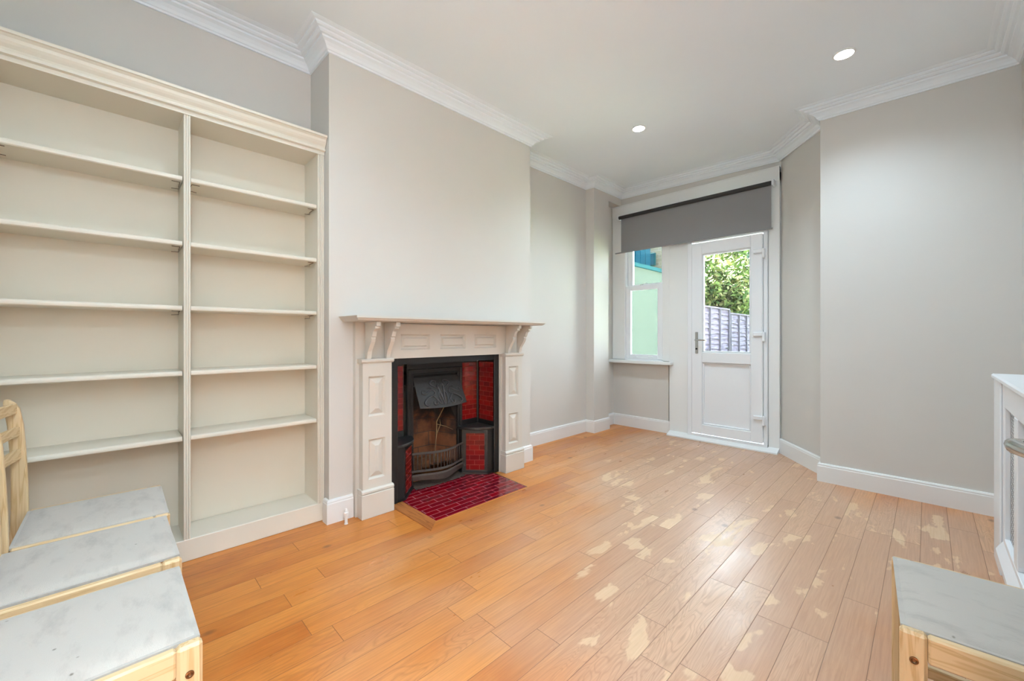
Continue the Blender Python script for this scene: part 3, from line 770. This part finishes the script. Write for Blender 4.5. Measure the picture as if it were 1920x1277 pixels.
    vs = [p for r in rows for p in r]; fs = [(i*5+q, i*5+(q+1)%5, (i+1)*5+(q+1)%5, (i+1)*5+q) for i in range(n) for q in range(5)]+[(0,1,2,3,4), tuple(range(n*5, n*5+5))]
    mb.add(vs, fs); mb.build('grate_apron', M_grate, gr)
    for y in (g0, g1):
        x = GX(y); mb = MB()
        mb.lathe((x, y, 0), [(.012,.010),(.012,.05),(.009,.056),(.009,.10),(.012,.105),(.007,.12),(.008,.16),(.006,.20),(.010,.225),(.013,.235),(.014,.246),(.012,.255),(.004,.260)], n=12)
        mb.tube([(x, y, .24), (XBk, y+(.01 if y > 1.7 else -.0), .24)], .005, 6); mb.tube([(x, y, .12), (XBk, y, .12)], .005, 6)
        mb.build('grate_post', M_grate, gr, smooth='angle')
insert()
mb = MB()
mb.tube([(-2.64,1.78,.115),(-2.645,1.775,.22),(-2.63,1.778,.33),(-2.66,1.80,.42),(-2.60,1.835,.55),(-2.575,1.845,.60)], [.004,.004,.0045,.004,.0035,.002], 7)
mb.tube([(-2.63,1.778,.33),(-2.625,1.81,.40),(-2.64,1.815,.44)], [.004,.003,.001], 6)
mb.tube([(-2.66,1.80,.40),(-2.64,1.87,.375),(-2.62,1.925,.345)], [.003,.0022,.001], 6)
tag(mb.build('twig', M_twig, smooth=True), 'thin dry forked twig standing up inside the fire grate', 'twig')

# ---------------------------------------------------------------- hearth
def hearth():
    t = thing('hearth', 'dark red glazed tile hearth set flush in the floor before the fireplace', 'hearth', (-2.2, 1.74, 0))
    x0, x1, y0, y1 = -2.600, -2.012, 1.357, 2.122
    mb = MB(); mb.box(x0, x1-.001, y0+.001, y1-.001, .0006, .0028)
    for f in range(6): pass
    mb = MB(); z = .0030
    P = [(-2.012,1.357),(-2.012,2.122),(-2.40,2.150),(-2.60,2.150),(-2.60,1.36),(-2.40,1.360)]
    mb.quv([(x, y, z) for x, y in P], [(y, -x) for x, y in P])
    for i in range(6):
        a, b = P[i], P[(i+1)%6]; mb.quv([(a[0],a[1],z),(b[0],b[1],z),(b[0],b[1],.0003),(a[0],a[1],.0003)], [(0,0),(.01,0),(.01,.003),(0,.003)])
    mb.build('tiles', M_hearth, t)
    w = .088
    def brd(poly, name='border_board', mat=None):
        mb = MB(); mb.prism(poly, 'z', .0003, .0032); mb.build(name, mat or M_border, t)
    brd([(-2.385,1.355),(-2.012,1.355),(-2.012+w*.95,1.355-w),(-2.315,1.355-w),(-2.315,1.258),(-2.385,1.272)])
    brd([(-2.388,2.150),(-2.012,2.122),(-2.008,2.128),(-2.388,2.160)], 'edge_strip', M_edge)
hearth()

mb = MB(); mb.lathe((-2.345,.968,0), [(.011,0),(.011,.002),(.0085,.003),(.0085,.036),(.012,.038),(.012,.048),(.0135,.050),(.0135,.066),(.010,.070),(.010,.078),(.006,.084),(.005,.088)], n=16)
tag(mb.build('pipe_stub', M_trim, smooth='angle'), 'small white painted capped pipe stub standing on the floor by the chimney breast baseboard', 'pipe')

# ---------------------------------------------------------------- window 1 : joinery frame, sash and fanlight
YF = 4.40
def window():
    t = bpy.data.objects.new('window_1', None); C.objects.link(t); t.location = (-2.3, YF, 0); struct(t)
    mb = MB()
    mb.cbox(-2.714, -2.548, YF, YF+.10, .80, 2.645, .004)             # left board
    mb.cbox(-2.075, -1.995, YF, YF+.10, .80, 2.645, .003)             # between sash and door
    mb.cbox(-1.997, -1.792, YF, YF+.10, 0, 2.645, .003)
    mb.cbox(-1.045, -.955, YF-.003, YF+.10, 0, 2.645, .003)           # right board
    mb.cbox(-2.714, -.955, YF-.006, YF+.10, 2.515, 2.650, .004)       # head board
    mb.box(-2.075, -1.79, YF+.004, YF+.10, .8, 2.53)
    mb.cbox(-2.72, -.955, YF-.012, YF, 2.640, 2.652, .002)
    mb.build('window_frame', M_wht, t)
    mb = MB()                                                         # sash box reveals
    mb.box(-2.548, -2.536, YF+.004, YF+.14, .80, 2.53); mb.box(-2.083, -2.071, YF+.004, YF+.14, .80, 2.53)
    mb.box(-2.548, -2.071, YF+.004, YF+.14, .796, .812); mb.box(-2.548, -2.071, YF+.0, YF+.14, 2.50, 2.53)
    mb.build('sash_box', M_upvc, t)
    def sash(z0, z1, y, gx0, gx1, gz0, gz1, name):
        mb = MB(); x0, x1 = -2.535, -2.084
        mb.cbox(x0, gx0, y, y+.035, z0, z1, .003); mb.cbox(gx1, x1, y, y+.035, z0, z1, .003)
        mb.cbox(gx0, gx1, y, y+.035, z0, gz0, .003); mb.cbox(gx0, gx1, y, y+.035, gz1, z1, .003)
        s = mb.build(name, M_upvc, t)
        MB().box(gx0, gx1, y+.02, y+.024, gz0, gz1).build('glass', M_glass, s); return s
    lo = sash(.813, 1.672, YF+.012, -2.476, -2.142, .866, 1.618, 'lower_sash')
    up = sash(1.635, 2.50, YF+.056, -2.470, -2.112, 1.69, 2.45, 'upper_sash')
    mb = MB(); mb.tube([(-2.36,YF+.03,1.675),(-2.345,YF+.03,1.684),(-2.33,YF+.03,1.680),(-2.30,YF+.03,1.694),(-2.275,YF+.03,1.692),(-2.268,YF+.03,1.686)], .004, 8)
    mb.build('latch', M_chrome, lo, smooth=True)
    for x in (-2.42, -2.22):
        mb = MB(); mb.cbox(x-.03, x+.03, YF+.002, YF+.014, .832, .846, .003); mb.build('sash_lift', M_upvc, lo)
    mb = MB(); mb.cbox(-2.719, -1.952, 4.322, YF+.012, .762, .797, .005); mb.build('window_sill', M_wht, t)
    # fanlight over the door
    mb = MB(); x0, x1 = -1.790, -1.047
    mb.cbox(x0, x0+.05, YF, YF+.06, 2.10, 2.515, .003); mb.cbox(x1-.05, x1, YF, YF+.06, 2.10, 2.515, .003); mb.cbox(x0, x1, YF, YF+.06, 2.098, 2.14, .003); mb.cbox(x0, x1, YF, YF+.06, 2.47, 2.515, .003)
    f = mb.build('fanlight_frame', M_upvc, t); MB().box(x0+.05, x1-.05, YF+.03, YF+.034, 2.14, 2.47).build('glass', M_glass, f)
window()

# ---------------------------------------------------------------- door 1 : half glazed garden door
def door():
    t = bpy.data.objects.new('door_1', None); C.objects.link(t); t.location = (-1.42, YF, 0); struct(t)
    mb = MB()
    mb.cbox(-1.790, -1.742, YF-.022, YF+.06, .0, 2.098, .004); mb.cbox(-1.081, -1.047, YF-.022, YF+.06, .0, 2.098, .004)
    mb.cbox(-1.742, -1.081, YF-.022, YF+.06, 2.058, 2.098, .004); mb.box(-1.79, -1.047, YF-.024, YF+.06, 0, .06)
    mb.build('door_frame', M_upvc, t)
    mb = MB(); mb.prism([(4.318,.0),(4.318,.012),(YF+.004,.045),(YF+.03,.045),(YF+.03,0)], 'x', -1.992, -.957)
    mb.build('threshold', M_wht, t)
    # leaf: prism axis x uses (y,z)
    L0, L1, B, T = -1.738, -1.083, .070, 2.046
    g0, g1, gz0, gz1 = -1.632, -1.184, .915, 1.926
    y0, y1 = YF-.042, YF+.02
    mb = MB(); mb.cbox(L0, g0, y0, y1, B, T, .006); mb.cbox(g1, L1, y0, y1, B, T, .006)
    mb.cbox(g0-.004, g1+.004, y0, y1, gz1, T, .006); mb.cbox(g0-.004, g1+.004, y0, y1, .806, gz0, .006); mb.cbox(g0-.004, g1+.004, y0, y1, B, .168, .006)
    lf = mb.build('door_leaf', M_upvc, t)
    MB().box(g0-.01, g1+.01, YF-.012, YF+.01, .15, .82).build('lower_panel', M_upvc, lf)
    mb = MB()                                                          # glazing and panel beads
    for (a, b, c, d) in ((g0, g1, gz0, gz1), (g0, g1, .168, .806)):
        for (x0, x1, z0, z1) in ((a, a+.014, c, d), (b-.014, b, c, d), (a, b, c, c+.014), (a, b, d-.014, d)): mb.cbox(x0, x1, y0+.010, YF, z0, z1, .005)
    mb.build('glazing_bead', M_upvc, lf)
    MB().box(g0, g1, YF-.014, YF-.010, gz0, gz1).build('glass', M_glass, lf)
    mb = MB(); mb.cbox(-1.699, -1.671, y0-.009, y0, .898, 1.122, .005); h = mb.build('handle_plate', M_chrome, lf)
    mb = MB(); mb.tube([(-1.685,y0-.005,1.040),(-1.685,y0-.040,1.040),(-1.680,y0-.050,1.040),(-1.665,y0-.054,1.040),(-1.575,y0-.052,1.038)], [.009,.008,.008,.008,.007], 10); mb.build('lever', M_chrome, h, smooth='angle')
    mb = MB(); mb.lathe((-1.685, y0-.012, .948), [(.0085,-.004),(.0085,.004)], 'y', 12); mb.build('lock_barrel', M_dark, h)
    for z in (1.872, 1.089, .302):
        mb = MB(); mb.cbox(-1.160, -1.078, y0-.020, y0, z-.012, z+.028, .006); mb.cbox(-1.084, -1.062, y0-.022, YF-.02, z-.062, z+.030, .006); mb.build('hinge', M_upvc, lf)
door()

# ---------------------------------------------------------------- roller blind
t = thing('roller_blind', 'charcoal grey roller blind pulled part way down over the window and garden door', 'blind', (-1.79, 4.33, 2.49))
mb = MB(); mb.tube([(-2.578, 4.330, 2.487), (-1.004, 4.330, 2.487)], .020, 16); mb.build('roller', M_roll, t, smooth='angle')
mb = MB(); mb.box(-2.562, -1.010, 4.3475, 4.3495, 2.078, 2.492); mb.build('fabric', M_blind, t)
mb = MB(); mb.tube([(-2.640, 4.3485, 2.074), (-1.000, 4.3485, 2.074)], .007, 10); mb.build('bottom_bar', M_blind, t, smooth='angle')
for a, b in ((-2.600, -2.580), (-1.002, -.982)):
    mb = MB(); mb.cbox(a, b, 4.312, 4.393, 2.462, 2.516, .004); mb.build('bracket', M_upvc, t)

# ---------------------------------------------------------------- pine chairs with white seats
def chair():
    t = thing('dining_chair', 'x', 'chair', (0, 0, 0))
    hw, th = .198, .020; yf, yb = .200, -.165; ZT = .447
    for s in (-1, 1):
        xa, xb = sorted((s*hw, s*(hw-th)))
        mb = MB(); mb.cbox(xa, xb, yb, yf-.0435, ZT-.058, ZT, .004); mb.build('side_rail', M_pine_y, t)
        xa, xb = sorted((s*hw, s*(hw-.026)))
        mb = MB(); mb.cbox(xa, xb, yf-.043, yf, 0, ZT, .006); lg = mb.build('leg', M_pine_z, t)
        mb = MB(); mb.lathe((s*hw, yf-.022, ZT-.058), [(.0075, -.001*s), (.0075, .002*s), (.0045, .0025*s), (.003, .001*s)], 'x', 14); mb.build('bolt', M_bolt, lg)
        # rear leg and back post in one curved board
        zs = [0, .2, .40, .47, .56, .66, .76, .82, .842, .855]
        yc = [-.225, -.207, -.189, -.188, -.189, -.192, -.198, -.206, -.213, -.219]
        wv = [.020, .020, .021, .021, .020, .019, .019, .018, .013, .005]
        poly = [(c+w, z) for z, c, w in zip(zs, yc, wv)]+[(c-w, z) for z, c, w in reversed(list(zip(zs, yc, wv)))]
        xa, xb = sorted((s*(hw+.003), s*(hw-.020)))
        mb = MB(); mb.prism(poly, 'x', xa, xb); mb.build('back_post', M_pine_z, t, bevel=.004)
    for (za, zb) in ((.803, .840), (.723, .756), (.640, .676)):
        mb = MB(); n = 12; rows = []; yq = -.197-.08*max(0, (za-.68))
        for k in range(n+1):
            x = -hw+.018+(2*hw-.036)*k/n; b = -.022*math.sin(PI*k/n); y = yq+b
            rows.append([(x,y,za),(x,y+.014,za),(x,y+.014,zb),(x,y,zb)])
        vs = [p for r in rows for p in r]; fs = [(i*4+q, i*4+(q+1)%4, i*4+4+(q+1)%4, i*4+4+q) for i in range(n) for q in range(4)]+[(0,1,2,3), (n*4,n*4+1,n*4+2,n*4+3)]
        mb.add(vs, fs); mb.build('back_slat', M_pine_x, t, bevel=.003)
    mb = MB(); mb.cbox(-hw+.021, hw-.021, yf-.030, yf-.012, ZT-.07, ZT-.014, .003); mb.build('front_rail', M_pine_x, t)
    mb = MB(); mb.cbox(-hw+.021, hw-.021, yb-.01, yb+.008, ZT-.075, ZT-.02, .003); mb.build('rear_rail', M_pine_x, t)
    mb = MB(); mb.cbox(-hw+.004, -hw+.022, yb, yf-.05, .14, .17, .003); mb.build('stretcher', M_pine_y, t)
    mb = MB(); mb.cbox(hw-.022, hw-.004, yb, yf-.05, .14, .17, .003); mb.build('stretcher', M_pine_y, t)
    # padded seat, softly crowned, wrapped over the front
    mb = MB(); n = 24; vs = []; fs = []
    px, y0, y1 = hw-.015, yb-.004, yf-.002
    def se(u): return (1-abs(2*u-1)**7)
    for i in range(n+1):
        for j in range(n+1):
            u, v = i/n, j/n; x = -px+2*px*u; y = y0+(y1-y0)*v
            edge = min(se(u), se(v)); z = ZT-.006+.018*edge**.6+.004*math.sin(PI*u)*math.sin(PI*v)
            k = .006*(abs(2*v-1)**6); vs.append((x*(1-.012*abs(2*v-1)**8), y, z))
    for i in range(n):
        for j in range(n): fs.append((i*(n+1)+j, (i+1)*(n+1)+j, (i+1)*(n+1)+j+1, i*(n+1)+j+1))
    m0 = len(vs); ring = [i*(n+1) for i in range(n+1)]+[n*(n+1)+j for j in range(1, n+1)]+[i*(n+1)+n for i in range(n-1, -1, -1)]+[j for j in range(n-1, 0, -1)]
    for q in ring: vs.append((vs[q][0], vs[q][1], ZT+.0005))
    for k in range(len(ring)): fs.append((ring[k], ring[(k+1)%len(ring)], m0+(k+1)%len(ring), m0+k))
    fs.append(tuple(range(m0, m0+len(ring))))
    mb.add(vs, fs); mb.build('seat', M_pad, t, smooth='angle')
    return t
ch = chair()
spots = [((-1.255, -.062, 0), 0, 'pine chair with white padded seat, nearest of the row of three'),
         ((-1.686, -.055, 0), .008, 'pale pine chair with white padded seat, middle one of the row of three'),
         ((-2.098, -.045, 0), -.01, 'pine chair with white padded seat, closest to the bookcase, its slatted back in view'),
         ((.142, 1.433, 0), math.radians(90-1.5+6.0), 'pale pine chair with white padded seat standing alone by the radiator cover')]
for i, (p, r, lb) in enumerate(spots):
    o = ch if i == 0 else copy_tree(ch)
    for q in [q for q in bpy.data.objects if q.parent == o and q.name.split('.')[0] == 'seat']: q.location.x += (-.007, -.008, .012, .012)[i]
    o.location = p; o.rotation_euler = (0, 0, r); o['label'] = lb; o['group'] = 'matching pine dining chairs'

# ---------------------------------------------------------------- radiator cover
def rad():
    X0 = .237; y0, y1 = 1.98, 3.09
    t = thing('radiator_cover', 'white radiator cover with perforated grilles against the right wall', 'radiator cover', (.31, 2.5, 0))
    mb = MB(); mb.cbox(X0-.016, XR-.001, y0-.015, y1+.014, .872, .896, .006); mb.build('top_shelf', M_upvc, t)
    MB().box(X0, XR-.001, y1-.016, y1, 0, .872).build('end_panel', M_upvc, t); MB().box(X0, XR-.001, y0, y0+.016, 0, .872).build('end_panel', M_upvc, t)
    ops = [(2.52, 2.80), (2.14, 2.44)]; oz0, oz1 = .19, .765
    mb = MB(); F = lambda a, b, c, d: mb.cbox(X0, X0+.020, a, b, c, d, .003)
    F(2.80, y1-.016, .15, .872); F(2.44, 2.52, oz0, oz1); F(y0+.016, 2.14, .15, .872); F(2.14, 2.80, oz1, .872); F(2.14, 2.80, .15, oz0)
    mb.cbox(X0-.008, X0, 2.86, y1, 0.0, .872, .003)
    mb.build('front_frame', M_upvc, t)
    for a, b in ops:
        MB().quv([(X0+.018,a,oz0),(X0+.018,b,oz0),(X0+.018,b,oz1),(X0+.018,a,oz1)], [(a,oz0),(b,oz0),(b,oz1),(a,oz1)]).build('grille', M_grille, t, recalc=False)
    MB().box(X0+.040, X0+.050, y0+.05, y1-.05, .12, .80).build('radiator_panel', M_hole, t)
    mb = MB(); poly = [(y1-.016, 0), (y1-.016, .15), (y0+.016, .15), (y0+.016, 0), (y0+.14, 0), (y0+.17, .06), (2.72, .06), (2.76, .0)]
    mb.prism(poly, 'x', X0, X0+.018); mb.build('plinth', M_upvc, t)
    mb = MB(); mb.prism([(X0-.022,.10),(X0-.022,.125),(X0,.165),(X0,.10)], 'y', y0+.02, 2.84); mb.build('lower_moulding', M_upvc, t)
rad()

# ---------------------------------------------------------------- open door beside the camera
def open_door():
    H_ = Vector((.362, .445, 0)); E_ = Vector((.1165, 1.063, 0)); d = (E_-H_).normalized(); n = Vector((-d.y, d.x, 0)) 
    if n.x > 0: n = -n
    ang = math.atan2(d.y, d.x)
    t = bpy.data.objects.new('door_2', None); C.objects.link(t); t.location = H_; t.rotation_euler = (0, 0, ang); struct(t)
    L_ = (E_-H_).length; s = 1 if Vector((-math.sin(ang), math.cos(ang), 0)).dot(n) > 0 else -1
    def lb(a, b, c, d_, z0, z1, name, mat, par, ch=.003):
        mb = MB(); mb.cbox(a, b, *sorted((s*c, s*d_)), z0, z1, ch)
        o = mb.build(name, mat, None); loc = o.location.copy(); o.parent = par; o.location = loc-(Vector(par.location) if par is not t else Vector()); return o
    lf = lb(0, L_, -.038, 0, .008, 1.99, 'door_leaf', M_wht, t)
    pl = lb(L_-.078, L_-.040, 0, .006, .86, 1.02, 'handle_plate', M_chrome, lf)
    mb = MB(); q = L_-.058; z = .913
    mb.tube([(q, 0, z), (q, s*.040, z), (q-.004, s*.050, z), (q-.018, s*.055, z), (q-.060, s*.054, z-.003), (q-.11, s*.050, z)], [.010, .0095, .0105, .011, .009, .009], 12)
    o = mb.build('lever_handle', M_chrome, None, smooth=True); loc = o.location.copy(); o.parent = lf; o.location = loc-Vector(lf.location)
open_door()

# ---------------------------------------------------------------- the garden outside
o = struct(MB().box(-3.1, 8, YW+.2, 7.0, -.3, -.19).build('ground', M_ground)); struct(MB().box(-14, 8, YW+.2, 26, -.32, -.2).build('ground', M_grass)); 
mb = MB(); mb.box(-3.35, -3.10, YW+.3, 7.0, -.2, 2.13)
tag(mb.build('garden_wall', M_green), 'pale green rendered garden wall seen through the narrow sash window', 'wall')
mb = MB(); mb.box(-3.40, -3.06, YW+.3, 7.02, 2.131, 2.185)
tag(mb.build('wall_coping', M_teal), 'blue-green coping along the top of the pale green wall', 'coping')
mb = MB()
for k in range(14): mb.box(-4.04, -4.0, 5.0+k*.21, 5.2+k*.21, -.2, 3.4)
mb.box(-4.9, -4.04, 5.0, 7.93, -.2, 3.35)
tag(mb.build('timber_shed', M_blue), 'dark blue boarded shed rising behind the pale green wall', 'shed')
t = thing('brick_house', 'pale brick house with a small window behind the blue shed', 'house', (-6.5, 9.3, -.2))
mb = MB(); mb.quv([(-9,8.5,-.2),(-4.0,8.5,-.2),(-4.0,8.5,7),(-9,8.5,7)], [(0,0),(4.4,0),(4.4,7.2),(0,7.2)])
mb.quv([(-4.0,8.5,-.2),(-4.0,10.2,-.2),(-4.0,10.2,7),(-4.0,8.5,7)], [(0,0),(1.7,0),(1.7,7.2),(0,7.2)])
mb.quv([(-9,10.2,-.2),(-4.0,10.2,-.2),(-4.0,10.2,7),(-9,10.2,7)], [(0,0),(4.4,0),(4.4,7.2),(0,7.2)])
mb.quv([(-9,8.5,-.2),(-9,10.2,-.2),(-9,10.2,7),(-9,8.5,7)], [(0,0),(1.7,0),(1.7,7.2),(0,7.2)])
mb.build('wall', M_brick, t)
MB().prism([(8.3,6.95),(10.4,6.95),(9.35,7.8)], 'x', -9.2, -3.8).build('roof', M_batten, t)
mb = MB(); mb.cbox(-4.36, -4.16, 8.46, 8.52, 2.62, 2.90, .01); w_ = mb.build('window', M_teal, t)
MB().box(-4.34, -4.18, 8.445, 8.46, 2.64, 2.88).build('pane', M_blue, w_)

# lap panel fence
def fence(label, xa, ya, xb, yb, top, wob):
    d = Vector((xb-xa, yb-ya, 0)); L_ = d.length; d.normalize(); n = Vector((d.y, -d.x, 0))
    if n.x < 0: n = -n
    t = thing('fence_panel', label, 'fence', (xa, ya, -.2), 'weathered lap fence panels')
    mb = MB(); z = -.1; rows = 17; hh = (top+.1)/rows
    rr = random.Random(int(xa*100+ya*31))
    for r in range(rows):
        z0 = -.1+r*hh; K = 10; ph = rr.uniform(0, 6)
        vs = []
        for k in range(K+1):
            p = Vector((xa, ya, 0))+d*(L_*k/K); w = .013*math.sin(ph+k*1.1)
            a = p+n*.004; b = p+n*(.040)
            vs += [(b.x, b.y, z0-.012+w), (a.x, a.y, z0+hh+.006+w), (p.x-n.x*.004, p.y-n.y*.004, z0+hh+.006+w), (p.x+n.x*.008, p.y+n.y*.008, z0-.012+w)]
        fs = [(i*4+q, i*4+(q+1)%4, i*4+4+(q+1)%4, i*4+4+q) for i in range(K) for q in range(4)]
        mb.add(vs, fs)
    mb.build('lap_boards', M_fence, t)
    for u in (.02, .345, .665, .985):
        p = Vector((xa, ya, 0))+d*(L_*u)+n*.052
        mb = MB(); e = d*.018; f = n*.016
        vs = [(q.x, q.y, zz_) for zz_ in (-.15, top) for q in (p-e-f, p+e-f, p+e+f, p-e+f)]
        mb.add(vs, [(0,1,2,3),(4,5,6,7),(0,1,5,4),(1,2,6,5),(2,3,7,6),(3,0,4,7)]); mb.build('batten', M_batten, t)
    p0, p1 = Vector((xa, ya, 0)), Vector((xb, yb, 0)); f = n*.04
    vs = [(q.x, q.y, zz_) for zz_ in (top, top+.028) for q in (p0-f, p1-f, p1+f*1.4, p0+f*1.4)]
    mb = MB(); mb.add(vs, [(0,1,2,3),(4,5,6,7),(0,1,5,4),(1,2,6,5),(2,3,7,6),(3,0,4,7)]); mb.build('capping', M_fence, t)
fence('weathered lap fence panel next to the green wall, hidden from the door glass', -3.10, 7.04, -3.10, 7.92, 1.70, 1)
fence('weathered grey lap fence panel, nearer and taller one seen through the door glass', -3.10, 7.96, -3.12, 9.78, 1.655, 1)
fence('weathered grey lap fence panel, further and lower one seen through the door glass', -3.12, 9.82, -3.14, 11.66, 1.575, 1)
fence('weathered lap fence panel furthest down the garden', -3.14, 11.70, -3.16, 13.5, 1.55, 1)

def tree(name, label, c, r, n, mat, seed, trunk=True, ls=.085):
    rr = random.Random(seed); t = thing(name, label, 'tree' if name == 'tree' else 'bush', (c[0], c[1], -.2))
    mb = MB()
    blobs = [(Vector(c)+Vector((rr.uniform(-1,1)*r[0]*.6, rr.uniform(-1,1)*r[1]*.6, rr.uniform(-1,1)*r[2]*.65)), rr.uniform(.28,.5)) for _ in range(16)]
    for k in range(n):
        b, s = rr.choice(blobs)
        v = Vector((rr.gauss(0,1), rr.gauss(0,1), rr.gauss(0,1))).normalized()*(rr.random()**.35)
        p = b+Vector((v.x*r[0]*s, v.y*r[1]*s, v.z*r[2]*s))
        if p.z < -.1: continue
        u = Vector((rr.gauss(0,1), rr.gauss(0,1), rr.gauss(0,.7))).normalized(); w = u.cross(Vector((rr.gauss(0,1), rr.gauss(0,1), rr.gauss(0,1)))).normalized()
        a = ls*rr.uniform(.6, 1.3); bw = a*.45
        mb.add([p-u*a, p+w*bw+u*a*.1, p+u*a, p-w*bw+u*a*.1], [(0,1,2,3)])
    mb.build('foliage', mat, t, recalc=False)
    mb = MB(); base = Vector((c[0], c[1], -.2))
    mb.tube([tuple(base), tuple(base+Vector((.05,.02,.8))), tuple(Vector(c)+Vector((0,0,.2)))], [.09,.07,.04], 8)
    for b, s in blobs[:9]: mb.tube([tuple(base.lerp(Vector(c), .55)), tuple(base.lerp(b, .8)+Vector((0,0,.1))), tuple(b)], [.035,.022,.01], 6)
    mb.build('trunk', M_bark, t, smooth=True)
tree('bush', 'bushy yellow-green shrub spilling over behind the fence', (-4.75, 12.9, 2.0), (1.45, 1.6, 1.7), 9000, M_leaf, 3, ls=.10)
tree('tree', 'light green tree with dark branches behind the fence, left in the door glass', (-5.5, 16.6, 3.5), (2.1, 1.9, 2.7), 8000, M_leaf, 5, ls=.10)
tree('tree', 'bluish green tree standing furthest back behind the fence', (-7.4, 22.5, 5.0), (4.2, 3.2, 4.6), 9000, M_leafb, 9, ls=.16)
